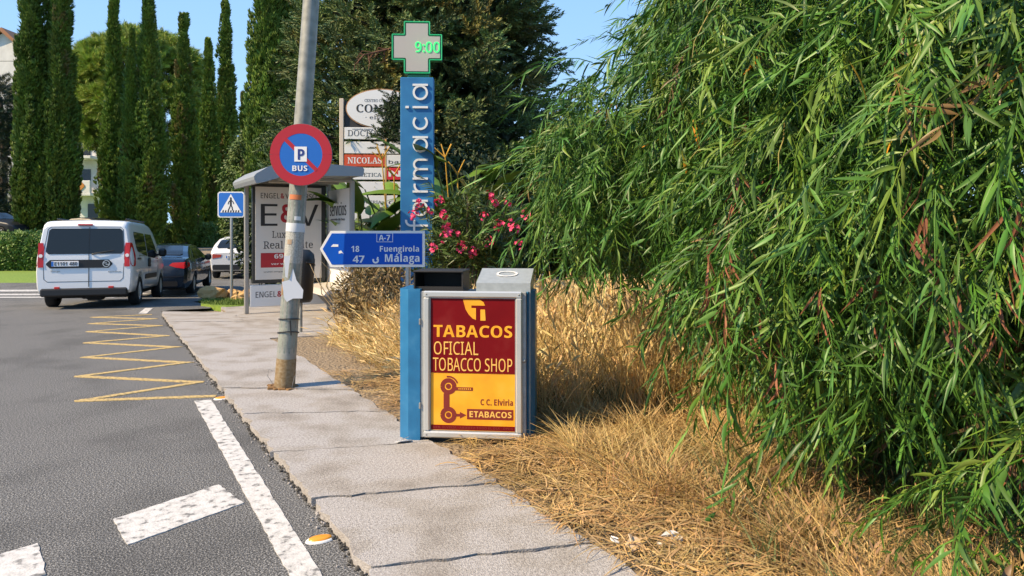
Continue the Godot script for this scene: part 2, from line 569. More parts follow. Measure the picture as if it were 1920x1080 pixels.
	# cat's eyes
	for c in [[-1.04, 4.05, 1.0, "orange and white road stud beside the near pavement edge"], [-2.87, 7.37, 0.9, "worn yellow road stud at the end of the zigzag line"]]:
		var t := thing("road_stud", c[3], "road stud", Vector3(c[0], 0.0, -c[1]), 0.5)
		var s := mb()
		lathe(s, [Vector2(0.08, 0.0), Vector2(0.076, 0.012), Vector2(0.055, 0.019), Vector2(0.001, 0.02)], Transform3D(Basis.from_scale(Vector3(c[2], 0.6, 0.62)), Vector3.ZERO), 24)
		obj("base", s, M.white, t)
		s = mb()
		lathe(s, [Vector2(0.056, 0.015), Vector2(0.052, 0.026), Vector2(0.036, 0.033), Vector2(0.001, 0.035)], Transform3D(Basis.from_scale(Vector3(c[2] * 1.15, 0.62, 0.68)), Vector3.ZERO), 20)
		obj("reflector", s, mk(lin(0.75, 0.3, 0.02), 0.3), t)
	# crumbs of concrete along the ragged edge
	st = mb()
	for i in 170:
		var dd := rng.randf_range(2.0, 9.5)
		var r := rng.randf_range(0.003, 0.01)
		box(st, Vector3(edge_left(dd) - absf(rng.randfn(0.0, 0.045)), r * 0.6, -dd), Vector3(r * 2.2, r * 1.4, r * 1.8), r * 0.5, Basis.from_euler(Vector3(rng.randf(), rng.randf() * 6.0, rng.randf())))
	tag(obj("gravel", st, M.concrete), "concrete crumbs along the pavement edge", "", "", "stuff")
	# ravelled dark asphalt where the road meets the slabs
	st = mb()
	for i in 900:
		var dd := rng.randf_range(2.2, 14.0)
		var r := rng.randf_range(0.003, 0.011)
		box(st, Vector3(edge_left(dd) + n.get_noise_1d(dd * 2.6) * 0.05 - absf(rng.randfn(0.0, 0.02)), r * 0.7, -dd), Vector3(r * 2.0, r * 1.5, r * 2.0), r * 0.6, Basis.from_euler(Vector3(rng.randf(), rng.randf() * 6.0, rng.randf())))
	tag(obj("loose_asphalt", st, mk(lin(0.06, 0.056, 0.05), 0.95)), "dark loose asphalt crumbs along the ragged kerb line", "", "", "stuff")

# ---------------------------------------------------------------- buildings
func tile_roof(parent: Node, x0: float, x1: float, y0: float, y1: float, z0: float, z1: float) -> void:   # slopes up from z0 (front) to z1
	var st := mb()
	var nrow := int((x1 - x0) / 0.35)
	quad_out(st, Vector3(x0, y0, z0), Vector3(x1, y0, z0), Vector3(x1, y1, z1), Vector3(x0, y1, z1), Vector3.UP)
	for i in nrow:
		var x := x0 + (i + 0.5) * (x1 - x0) / nrow
		tube(st, [Vector3(x, y0 + 0.04, z0), Vector3(x, y1 + 0.04, z1)], [0.12], 6)
	obj("roof", st, M.terracotta, parent)

func buildings() -> void:
	var b := thing("white_building", "white plastered house with terracotta gable roof at the far left edge", "building", Vector3(-57.0, 1.0, -75))
	var st := mb()
	box(st, Vector3(0, 8.6, -5), Vector3(16.2, 17.4, 10))
	obj("wall", st, M.wall_white, b)
	st = mb()
	prism(st, V2([-2.0, 17.35, 8.3, 17.35, 8.3, 18.0, 6.0, 20.2, 4.2, 19.2, -2.0, 17.4]), -9.9, 0.02)
	obj("gable", st, M.wall_white, b)
	st = mb()
	for k in 6:
		box(st, Vector3(2.8 + k * 0.5, 18.55 + k * 0.26, 0.15), Vector3(0.36, 0.9, 0.25), 0.05)
	obj("tile_vent", st, M.terracotta, b)
	st = mb()
	prism(st, V2([5.9, 20.25, 6.05, 20.6, 8.8, 18.05, 8.7, 17.8]), -10.2, 0.5)
	prism(st, V2([5.9, 20.25, 6.05, 20.6, -2.2, 17.5, -2.0, 17.3]), -10.2, 0.5)
	obj("roof", st, M.terracotta, b)
	for w in [[1.5, 5.0], [1.5, 10.0], [5.0, 5.0]]:
		st = mb()
		box(st, Vector3(w[0], w[1], 0.0), Vector3(1.2, 1.6, 0.1))
		obj("window", st, M.window, b)

	b = thing("apartment_building", "white apartment block with balconies and orange awning between the cypresses", "building", Vector3(-43.2, 1.0, -75))
	st = mb()
	box(st, Vector3(0.5, 7.0, -5), Vector3(7.0, 14.2, 9.0))
	box(st, Vector3(-2.2, 15.6, -4), Vector3(3.2, 3.4, 7.0))
	obj("wall", st, M.wall_white, b)
	tile_roof(b, -3.9, -0.2, 16.9, 18.6, 0.2, -5.0)
	tile_roof(b, -0.6, 4.2, 14.0, 15.6, 0.0, -5.0)
	# balconies: slab, parapet or railing, opening
	for l in [[7.6, 0], [3.9, 1], [11.4, 2]]:
		var y: float = l[0]
		st = mb()
		box(st, Vector3(-0.3, y, 0.35), Vector3(3.6, 0.28, 1.6), 0.03)
		obj("balcony_slab", st, M.wall_white, b)
		st = mb()
		box(st, Vector3(-0.5, y + 1.45, -0.47), Vector3(2.2, 2.3, 0.08))
		obj("window", st, M.window, b)
		if l[1] == 0:
			st = mb()
			for k in 14:
				box(st, Vector3(-2.0 + k * 0.26, y + 0.62, 1.08), Vector3(0.05, 0.95, 0.05))
			box(st, Vector3(-0.3, y + 1.1, 1.08), Vector3(3.5, 0.07, 0.07))
			obj("railing", st, M.black, b)
		elif l[1] == 1:
			st = mb()
			box(st, Vector3(-0.3, y + 0.75, 1.05), Vector3(3.5, 1.25, 0.16), 0.04)
			obj("parapet", st, M.wall_white, b)
			st = mb()
			prism(st, rounded(rect(-1.5, y + 0.45, 0.9, y + 1.25), 0.3), 1.13, 1.2)
			obj("awning", st, mk(lin(0.5, 0.2, 0.04), 0.8), b)
		else:
			st = mb()
			box(st, Vector3(-0.3, y + 2.1, 0.45), Vector3(3.8, 0.3, 1.9), 0.03)
			obj("porch_roof", st, M.wall_white, b)
			for x in [-1.9, 1.3]:
				st = mb()
				box(st, Vector3(x, y + 1.05, 1.1), Vector3(0.3, 1.9, 0.3))
				obj("porch_column", st, M.wall_white, b)
	st = mb()
	box(st, Vector3(0.9, 1.9, -0.46), Vector3(1.1, 2.2, 0.1))
	obj("door", st, M.window, b)

# ---------------------------------------------------------------- vehicles
# body surface: s runs from the rear bumper forwards, y up; the car faces -z
class Car:
	var L := 4.4
	var top := []
	var width := []
	var taper := []
	var arches := []
	var arch_r := 0.37
	var base := 0.3
	var tilt_y := 9.0
	var tilt := 0.0
	var corner := 0.12
	var host
	func bot(s: float) -> float:
		var b := base
		for c in arches:
			var q: float = arch_r * arch_r - (s - c) * (s - c)
			if q > 0.0: b = maxf(b, sqrt(q) + 0.31)
		if s < 0.12: b += (0.12 - s) * 0.5
		return b
	func zz(s: float, y: float) -> float:
		return L * 0.5 - s - maxf(0.0, y - tilt_y) * tilt * maxf(0.0, 1.0 - s / 0.9)
	func hw(s: float, y: float) -> float:
		return host.pl(width, y) * host.pl(taper, s)
	func side(s: float, y: float, sg: float, eps := 0.0) -> Vector3:
		return Vector3(sg * (hw(s, y) + eps), y, zz(s, y))
	func ring(s: float) -> Array:
		var y0 := bot(s)
		var y1: float = host.pl(top, s)
		var r := minf(corner, (y1 - y0) * 0.35)
		var o := [Vector2(0, y0), Vector2(hw(s, y0) * 0.93, y0)]
		for k in 11:
			var y := lerpf(y0 + 0.02, y1 - r, k / 10.0)
			o.append(Vector2(hw(s, y), y))
		var xe := hw(s, y1 - r)
		for k in [30.0, 60.0, 90.0]:
			var a := deg_to_rad(k)
			o.append(Vector2(xe - r * (1.0 - cos(a)), y1 - r + r * sin(a)))
		o.append(Vector2((xe - r) * 0.5, y1 + 0.014))
		o.append(Vector2(0, y1 + 0.02))
		return o

func car_shell(st: SurfaceTool, c: Car, n := 84) -> void:
	var prev := []
	var prev_s := 0.0
	for i in n + 1:
		var s := c.L * i / n
		var r := c.ring(s)
		if i > 0:
			st.set_smooth_group(1)
			for k in r.size() - 1:
				for sg: float in [-1.0, 1.0]:
					var a := Vector3(sg * prev[k].x, prev[k].y, c.zz(prev_s, prev[k].y))
					var b := Vector3(sg * prev[k + 1].x, prev[k + 1].y, c.zz(prev_s, prev[k + 1].y))
					var e := Vector3(sg * r[k + 1].x, r[k + 1].y, c.zz(s, r[k + 1].y))
					var f := Vector3(sg * r[k].x, r[k].y, c.zz(s, r[k].y))
					var out := Vector3(sg * (prev[k + 1].y - prev[k].y), prev[k].x - prev[k + 1].x, 0)
					quad_out(st, a, b, e, f, out)
		if i == 0 or i == n:
			st.set_smooth_group(-1)
			for k in r.size() - 1:
				quad_out(st, Vector3(r[k].x, r[k].y, c.zz(s, r[k].y)), Vector3(-r[k].x, r[k].y, c.zz(s, r[k].y)), Vector3(-r[k + 1].x, r[k + 1].y, c.zz(s, r[k + 1].y)), Vector3(r[k + 1].x, r[k + 1].y, c.zz(s, r[k + 1].y)), Vector3(0, 0, 1.0 if i == 0 else -1.0))
		prev = r
		prev_s = s

# a panel lying on the flank (points are (s, y)), a few millimetres proud
func flank(st: SurfaceTool, c: Car, poly: PackedVector2Array, sg: float, eps := 0.006) -> void:
	patch(st, poly, func(p: Vector2) -> Vector3: return c.side(p.x, p.y, sg, eps), Vector3(sg, 0, 0), Vector3(sg * eps * 1.4, 0, 0))

func tail(st: SurfaceTool, c: Car, poly: PackedVector2Array, eps := 0.006) -> void:
	patch(st, poly, func(p: Vector2) -> Vector3: return Vector3(p.x, p.y, c.zz(0.0, p.y) + eps), Vector3(0, 0, 1), Vector3(0, 0, eps * 1.4))

func deck(st: SurfaceTool, c: Car, poly: PackedVector2Array, eps := 0.008) -> void:   # (x, s) on the upper surface
	var s := -0.05
	while s < c.L:
		for piece in Geometry2D.intersect_polygons(poly, rect(-2, s, 2, s + 0.1)):
			patch(st, piece, func(p: Vector2) -> Vector3:
				var y := pl(c.top, p.y)
				return Vector3(p.x, y + 0.024 - 0.012 * absf(p.x) + eps, c.zz(p.y, y)), Vector3.UP, Vector3(0, eps * 1.4, 0))
		s += 0.1

func patch(st: SurfaceTool, poly: PackedVector2Array, f: Callable, out: Vector3, thick: Vector3) -> void:
	st.set_smooth_group(-1)
	var fine := PackedVector2Array()
	for i in poly.size():
		var p := poly[i]
		var q := poly[(i + 1) % poly.size()]
		var m := maxi(1, int(p.distance_to(q) / 0.25))
		for k in m: fine.append(p.lerp(q, float(k) / m))
	var idx := Geometry2D.triangulate_polygon(fine)
	for i in range(0, idx.size(), 3):
		var a: Vector3 = f.call(fine[idx[i]])
		var b: Vector3 = f.call(fine[idx[i + 1]])
		var c: Vector3 = f.call(fine[idx[i + 2]])
		if (b - a).cross(c - a).dot(out) < 0.0: tri(st, a, c, b)
		else: tri(st, a, b, c)
	var mid := Vector3.ZERO
	for p in fine: mid += f.call(p)
	mid /= fine.size()
	for i in fine.size():
		var a: Vector3 = f.call(fine[i])
		var b: Vector3 = f.call(fine[(i + 1) % fine.size()])
		quad_out(st, a, b, b - thick, a - thick, (a + b) * 0.5 - mid)

func wheel(parent: Node, at: Vector3, sg: float, r := 0.31, w := 0.2, rim: Material = null) -> void:
	var xf := Transform3D(Basis(Vector3(0, -sg, 0), Vector3(sg, 0, 0), Vector3(0, 0, 1)), at)
	var st := mb()
	lathe(st, [Vector2(r * 0.62, -w * 0.5), Vector2(r * 0.93, -w * 0.5), Vector2(r, -w * 0.36), Vector2(r, w * 0.36), Vector2(r * 0.95, w * 0.48), Vector2(r * 0.66, w * 0.5), Vector2(r * 0.64, w * 0.3)], xf, 28)
	var o := obj("wheel", st, M.rubber, parent)
	st = mb()
	lathe(st, [Vector2(r * 0.66, w * 0.42), Vector2(r * 0.6, w * 0.34), Vector2(r * 0.58, w * 0.1), Vector2(0.001, w * 0.12)], xf, 24)
	for k in 7:
		var a := TAU * k / 7.0
		box(st, xf * Vector3(cos(a) * r * 0.33, w * 0.33, sin(a) * r * 0.33), Vector3(r * 0.55, 0.03, 0.05), 0.008, xf.basis * Basis(Vector3.UP, -a))
	lathe(st, [Vector2(0.06, w * 0.3), Vector2(0.055, w * 0.4), Vector2(0.001, w * 0.42)], xf, 14)
	obj("rim", st, rim if rim else M.alu, o)

func mirror_pod(parent: Node, at: Vector3, sg: float, mat: Material) -> void:
	var st := mb()
	box(st, at + Vector3(sg * 0.14, 0.02, 0), Vector3(0.18, 0.2, 0.12), 0.045)
	box(st, at + Vector3(sg * 0.03, -0.03, 0), Vector3(0.1, 0.05, 0.06), 0.01)
	obj("wing_mirror", st, mat, parent)

func plate(parent: Node, text: String, at: Vector3, basis: Basis, w := 0.5, h := 0.11) -> void:
	var st := mb()
	box(st, Vector3.ZERO, Vector3(w, h, 0.012), 0.004)
	var o := obj("number_plate", st, M.reflect_white, parent, Transform3D(basis, at))
	st = mb()
	box(st, Vector3(-w * 0.46, 0, 0.006), Vector3(w * 0.075, h * 0.92, 0.006))
	obj("plate_band", st, M.sign_blue, o)
	word(text, o, Vector3(-w * 0.38, -h * 0.33, 0.0062), w * 0.83, h * 0.66, M.ink, true)

func vehicles() -> void:
	van()
	var sedan_blue := mk(lin(0.016, 0.028, 0.05), 0.25, 0.5)
	sedan_blue.clearcoat_enabled = true
	sedan_blue.clearcoat = 1.0
	sedan_blue.clearcoat_roughness = 0.05
	var dark := mk(lin(0.014, 0.015, 0.018), 0.45, 0.2)
	sedan("dark navy saloon car stopped ahead of the white van", sedan_blue, Vector3(-10.45, -0.26, -22.9), deg_to_rad(13.5), "4177 KZC")
	sedan("black car parked beyond the hedge at the far left edge", dark, Vector3(-27.8, 1.05, -40.0), deg_to_rad(255.0), "")
	sedan("dark car parked under the cypresses behind the van roof", dark, Vector3(-22.9, 0.75, -40.0), deg_to_rad(80.0), "")
	hatch()

func van() -> void:
	var paint := mk(lin(0.74, 0.75, 0.76), 0.35)
	paint.clearcoat_enabled = true
	paint.clearcoat = 0.8
	paint.clearcoat_roughness = 0.08
	var v := thing("white_van", "white passenger van seen from behind on the road", "van", Vector3(-9.46, -0.06, -17.55), deg_to_rad(16.2))
	v.rotation.x = -0.03
	var c := Car.new()
	c.host = self
	c.L = 4.4
	c.top = [Vector2(0, 1.70), Vector2(0.04, 1.76), Vector2(0.15, 1.81), Vector2(0.5, 1.835), Vector2(2.1, 1.835), Vector2(2.5, 1.79), Vector2(2.8, 1.68), Vector2(3.35, 1.22), Vector2(3.5, 1.13), Vector2(4.05, 1.0), Vector2(4.3, 0.85), Vector2(4.4, 0.7)]
	c.width = [Vector2(0.25, 0.85), Vector2(0.45, 0.90), Vector2(0.75, 0.915), Vector2(1.05, 0.905), Vector2(1.7, 0.80), Vector2(1.84, 0.76)]
	c.taper = [Vector2(0, 0.945), Vector2(0.03, 0.97), Vector2(0.09, 0.99), Vector2(0.25, 1.0), Vector2(3.6, 1.0), Vector2(4.1, 0.95), Vector2(4.3, 0.86), Vector2(4.4, 0.74)]
	c.arches = [0.86, 3.55]
	c.arch_r = 0.36
	c.tilt_y = 1.05
	c.tilt = 0.1
	c.base = 0.3
	c.corner = 0.1
	var st := mb()
	car_shell(st, c, 110)
	obj("body", st, paint, v)
	st = mb()
	box(st, Vector3(0, 0.36, 0), Vector3(1.5, 0.3, 4.0))
	box(st, Vector3(0, 0.6, 2.2 - 0.86), Vector3(1.6, 0.5, 0.7))
	box(st, Vector3(0, 0.6, 2.2 - 3.55), Vector3(1.6, 0.5, 0.7))
	obj("underbody", st, M.rubber, v)
	st = mb()
	box(st, Vector3(0, 0.34, 2.13), Vector3(1.62, 0.17, 0.2), 0.03)
	obj("bumper_strip", st, M.black, v)
	st = mb()
	box(st, Vector3(0.15, 0.23, 1.9), Vector3(0.35, 0.14, 0.3), 0.05)
	obj("spare_wheel", st, M.rubber, v)
	st = mb()
	tube(st, [Vector3(0.14, 1.12, 2.2), Vector3(0.2, 1.14, 2.225), Vector3(0.55, 1.2, 2.215)], [0.014, 0.01, 0.008], 6)
	obj("wiper", st, M.black, v)
	# tailgate
	st = mb()
	tail(st, c, rounded(V2([-0.72, 1.13, 0.74, 1.13, 0.70, 1.66, -0.66, 1.66]), 0.05), 0.008)
	var glass := obj("rear_window", st, M.glass_dark, v)
	st = mb()
	var seam := rounded(V2([-0.74, 0.56, 0.72, 0.56, 0.75, 1.1, 0.71, 1.69, -0.68, 1.69, -0.76, 1.1]), 0.06)
	for i in seam.size():
		var p := seam[i]
		var q := seam[(i + 1) % seam.size()]
		var t := (q - p).normalized().orthogonal() * 0.005
		tail(st, c, PackedVector2Array([p - t, q - t, q + t, p + t]), 0.003)
	tail(st, c, rect(0.075, 0.45, 0.087, 1.69), 0.0105)
	obj("door_gap", st, M.black, v)
	st = mb()
	tail(st, c, rounded(rect(-0.70, 0.84, 0.52, 1.01), 0.07), 0.014)
	obj("tailgate_strip", st, M.black, v)
	plate(v, "E1101 480", Vector3(-0.35, 0.93, c.zz(0, 0.93) + 0.026), Basis())
	st = mb()
	for h in [[0.0, 180.0], [180.0, 360.0]]:
		stroke(st, arc(Vector2(0.41, 0.925), 0.062, h[0], h[1], 12), 0.014, 2.215, 2.225)
	stroke(st, V2([0.36, 0.94, 0.42, 0.94, 0.40, 0.91, 0.465, 0.91]), 0.016, 2.215, 2.224)
	obj("emblem", st, M.alu, v)
	word("Sbrrgo", v, Vector3(-0.62, 0.755, 2.2), 0.17, 0.045, M.steel, true, "Droid Sans", "badge", 0.006)
	word("ecoflcs", v, Vector3(0.44, 0.745, 2.2), 0.24, 0.03, M.steel, true, "Droid Sans", "badge", 0.006)
	for sg: float in [-1.0, 1.0]:
		st = mb()
		var x := 0.85 * sg
		var lens := rounded(V2([0.0, 0.86, 0.24, 0.86, 0.27, 1.1, 0.16, 1.36, 0.0, 1.36]), 0.05)
		flank(st, c, lens, sg, 0.012)
		var rear := V2([x, 0.86, x, 1.36, x - sg * 0.085, 1.36, x - sg * 0.11, 1.24, x - sg * 0.1, 0.86])
		tail(st, c, rear, 0.012)
		var lamp := obj("tail_light", st, mk(lin(0.5, 0.012, 0.012), 0.15), v)
		st = mb()
		tail(st, c, rounded(rect(minf(x - sg * 0.015, x - sg * 0.085), 1.06, maxf(x - sg * 0.015, x - sg * 0.085), 1.13), 0.02), 0.018)
		obj("reversing_lamp", st, M.white, lamp)
		# side windows
		st = mb()
		flank(st, c, rounded(V2([0.42, 1.60, 0.52, 1.26, 0.62, 1.17, 1.62, 1.06, 1.62, 1.58]), 0.05), sg, 0.007)
		obj("side_window", st, M.glass_dark, v)
		st = mb()
		flank(st, c, rounded(V2([1.70, 1.05, 2.98, 0.98, 3.0, 1.06, 2.45, 1.57, 1.70, 1.58]), 0.04), sg, 0.007)
		obj("side_window", st, M.glass_dark, v)
		st = mb()
		flank(st, c, rounded(rect(1.35, 0.55, 2.75, 0.66), 0.03), sg, 0.02)
		obj("rub_strip", st, M.black, v)
		st = mb()
		flank(st, c, rounded(rect(0.50, 1.0, 0.86, 1.035), 0.012), sg, 0.012)
		obj("slide_rail", st, M.black, v)
		st = mb()
		flank(st, c, rounded(rect(1.66, 0.82, 1.75, 1.02), 0.03), sg, 0.028)
		obj("door_handle", st, M.black, v)
		st = mb()
		flank(st, c, rounded(rect(1.80, 0.82, 1.89, 1.02), 0.03), sg, 0.028)
		obj("door_handle", st, M.black, v)
		st = mb()
		for r in [rect(1.772, 0.42, 1.784, 1.6), rect(2.95, 0.5, 2.962, 1.0), rect(0.7, 1.08, 1.77, 1.09)]:
			st = mb()
			flank(st, c, r, sg, 0.003)
			obj("door_gap", st, M.black, v)
		st = mb()
		box(st, Vector3(sg * 0.66, 1.875, 0.6), Vector3(0.04, 0.035, 2.0), 0.015)
		obj("roof_rail", st, M.black, v)
		mirror_pod(v, Vector3(sg * 0.88, 1.12, -0.75), sg, M.black)
		for a: float in c.arches:
			wheel(v, Vector3(sg * 0.80, 0.315, 2.2 - a), sg, 0.315, 0.2)
	st = mb()
	box(st, Vector3(0.0, 1.735, 2.145), Vector3(0.28, 0.035, 0.04), 0.01)
	obj("brake_light", st, mk(lin(0.4, 0.02, 0.02), 0.2), v)
	for x in [-0.5, 0.5]:
		st = mb()
		box(st, Vector3(x, 0.435, 2.21), Vector3(0.1, 0.045, 0.02), 0.006)
		obj("reflector", st, mk(lin(0.5, 0.03, 0.02), 0.2), v)
	st = mb()
	deck(st, c, V2([-0.6, 2.62, 0.6, 2.62, 0.68, 3.3, -0.68, 3.3]))
	obj("windscreen", st, M.glass_dark, v)

func sedan(label: String, paint: Material, at: Vector3, yaw: float, plate_text: String) -> void:
	var v := thing("saloon_car", label, "car", at, yaw)
	var c := Car.new()
	c.host = self
	c.L = 4.65
	c.top = [Vector2(0, 0.86), Vector2(0.05, 0.99), Vector2(0.12, 1.05), Vector2(0.6, 1.08), Vector2(1.0, 1.24), Vector2(1.5, 1.385), Vector2(2.1, 1.43), Vector2(2.6, 1.39), Vector2(3.3, 1.02), Vector2(3.5, 0.97), Vector2(4.2, 0.86), Vector2(4.5, 0.74), Vector2(4.65, 0.5)]
	c.width = [Vector2(0.2, 0.82), Vector2(0.4, 0.89), Vector2(0.7, 0.915), Vector2(0.95, 0.885), Vector2(1.43, 0.60)]
	c.taper = [Vector2(0, 0.86), Vector2(0.1, 0.93), Vector2(0.4, 0.99), Vector2(0.8, 1.0), Vector2(3.8, 1.0), Vector2(4.3, 0.92), Vector2(4.55, 0.78), Vector2(4.65, 0.6)]
	c.arches = [1.02, 3.83]
	c.arch_r = 0.36
	c.base = 0.22
	c.corner = 0.09
	c.tilt_y = 0.6
	c.tilt = 0.12
	var st := mb()
	car_shell(st, c, 100)
	obj("body", st, paint, v)
	st = mb()
	box(st, Vector3(0, 0.32, 0), Vector3(1.5, 0.26, 4.2))
	for a: float in c.arches: box(st, Vector3(0, 0.5, c.L * 0.5 - a), Vector3(1.55, 0.45, 0.7))
	obj("underbody", st, M.rubber, v)
	st = mb()
	deck(st, c, rounded(V2([-0.62, 0.72, 0.62, 0.72, 0.5, 1.46, -0.5, 1.46]), 0.06))
	obj("rear_window", st, M.glass_dark, v)
	st = mb()
	deck(st, c, V2([-0.5, 2.65, 0.5, 2.65, 0.66, 3.25, -0.66, 3.25]))
	obj("windscreen", st, M.glass_dark, v)
	for sg: float in [-1.0, 1.0]:
		st = mb()
		flank(st, c, rounded(V2([1.15, 1.04, 1.95, 1.0, 1.95, 1.33, 1.65, 1.31]), 0.03), sg)
		obj("side_window", st, M.glass_dark, v)
		st = mb()
		flank(st, c, rounded(V2([2.01, 1.0, 3.1, 0.97, 2.55, 1.3, 2.01, 1.33]), 0.03), sg)
		obj("side_window", st, M.glass_dark, v)
		st = mb()
		flank(st, c, rounded(V2([0.02, 0.80, 0.3, 0.84, 0.34, 0.95, 0.02, 0.97]), 0.03), sg, 0.012)
		var x := 0.79 * sg
		tail(st, c, V2([x, 0.79, x, 0.97, x - sg * 0.32, 0.955, x - sg * 0.4, 0.88, x - sg * 0.22, 0.82]), 0.014)
		obj("tail_light", st, mk(lin(0.6, 0.012, 0.015), 0.15), v)
		st = mb()
		flank(st, c, rounded(rect(1.3, 0.85, 1.52, 0.88), 0.01), sg, 0.015)
		obj("door_handle", st, M.steel, v)
		st = mb()
		flank(st, c, rounded(rect(2.35, 0.84, 2.57, 0.87), 0.01), sg, 0.015)
		obj("door_handle", st, M.steel, v)
		mirror_pod(v, Vector3(sg * 0.84, 0.99, -0.55), sg, M.black)
		for a: float in c.arches: wheel(v, Vector3(sg * 0.79, 0.325, c.L * 0.5 - a), sg, 0.325, 0.21)
	st = mb()
	tail(st, c, rounded(rect(-0.62, 0.3, 0.62, 0.44), 0.03), 0.01)
	obj("diffuser", st, M.black, v)
	st = mb()
	tail(st, c, rect(-0.75, 0.555, 0.75, 0.575), 0.008)
	obj("bumper_crease", st, M.black, v)
	if plate_text: plate(v, plate_text, Vector3(0, 0.83, c.zz(0, 0.83) + 0.02), Basis())

func hatch() -> void:
	var paint := mk(lin(0.62, 0.63, 0.65), 0.35)
	paint.clearcoat_enabled = true
	paint.clearcoat = 0.7
	var v := thing("white_hatchback", "white hatchback car beyond the crossing sign pole", "car", Vector3(-11.1, -0.33, -31.0), deg_to_rad(8.0))
	var c := Car.new()
	c.host = self
	c.L = 4.2
	c.top = [Vector2(0, 1.0), Vector2(0.1, 1.12), Vector2(0.5, 1.42), Vector2(0.8, 1.55), Vector2(1.6, 1.62), Vector2(2.3, 1.56), Vector2(3.1, 1.08), Vector2(3.9, 0.95), Vector2(4.2, 0.6)]
	c.width = [Vector2(0.2, 0.84), Vector2(0.7, 0.92), Vector2(1.0, 0.9), Vector2(1.62, 0.66)]
	c.taper = [Vector2(0, 0.88), Vector2(0.15, 0.96), Vector2(0.4, 1.0), Vector2(3.5, 1.0), Vector2(4.0, 0.9), Vector2(4.2, 0.7)]
	c.arches = [0.8, 3.4]
	c.base = 0.3
	var st := mb()
	car_shell(st, c, 80)
	obj("body", st, paint, v)
	st = mb()
	box(st, Vector3(0, 0.4, 0), Vector3(1.5, 0.3, 3.8))
	for a: float in c.arches: box(st, Vector3(0, 0.55, c.L * 0.5 - a), Vector3(1.55, 0.45, 0.7))
	obj("underbody", st, M.rubber, v)
	st = mb()
	deck(st, c, rounded(V2([-0.66, 0.17, 0.66, 0.17, 0.56, 0.68, -0.56, 0.68]), 0.06))
	obj("rear_window", st, M.glass_dark, v)
	st = mb()
	tail(st, c, rounded(rect(-0.76, 0.36, 0.76, 0.56), 0.04), 0.01)
	obj("bumper", st, M.black, v)
	for sg: float in [-1.0, 1.0]:
		st = mb()
		flank(st, c, rounded(V2([0.02, 0.8, 0.35, 0.86, 0.4, 1.0, 0.02, 0.98]), 0.03), sg, 0.012)
		tail(st, c, V2([0.76 * sg, 0.8, 0.76 * sg, 0.97, 0.42 * sg, 0.95, 0.45 * sg, 0.85]), 0.014)
		obj("tail_light", st, mk(lin(0.4, 0.05, 0.03), 0.2), v)
		st = mb()
		flank(st, c, rounded(V2([0.7, 1.12, 2.75, 1.08, 2.2, 1.48, 1.0, 1.5]), 0.04), sg)
		obj("side_window", st, M.glass_dark, v)
		for a: float in c.arches: wheel(v, Vector3(sg * 0.8, 0.325, c.L * 0.5 - a), sg, 0.325, 0.2)
	plate(v, "1234 FTM", Vector3(0, 0.86, c.zz(0, 0.86) + 0.02), Basis())

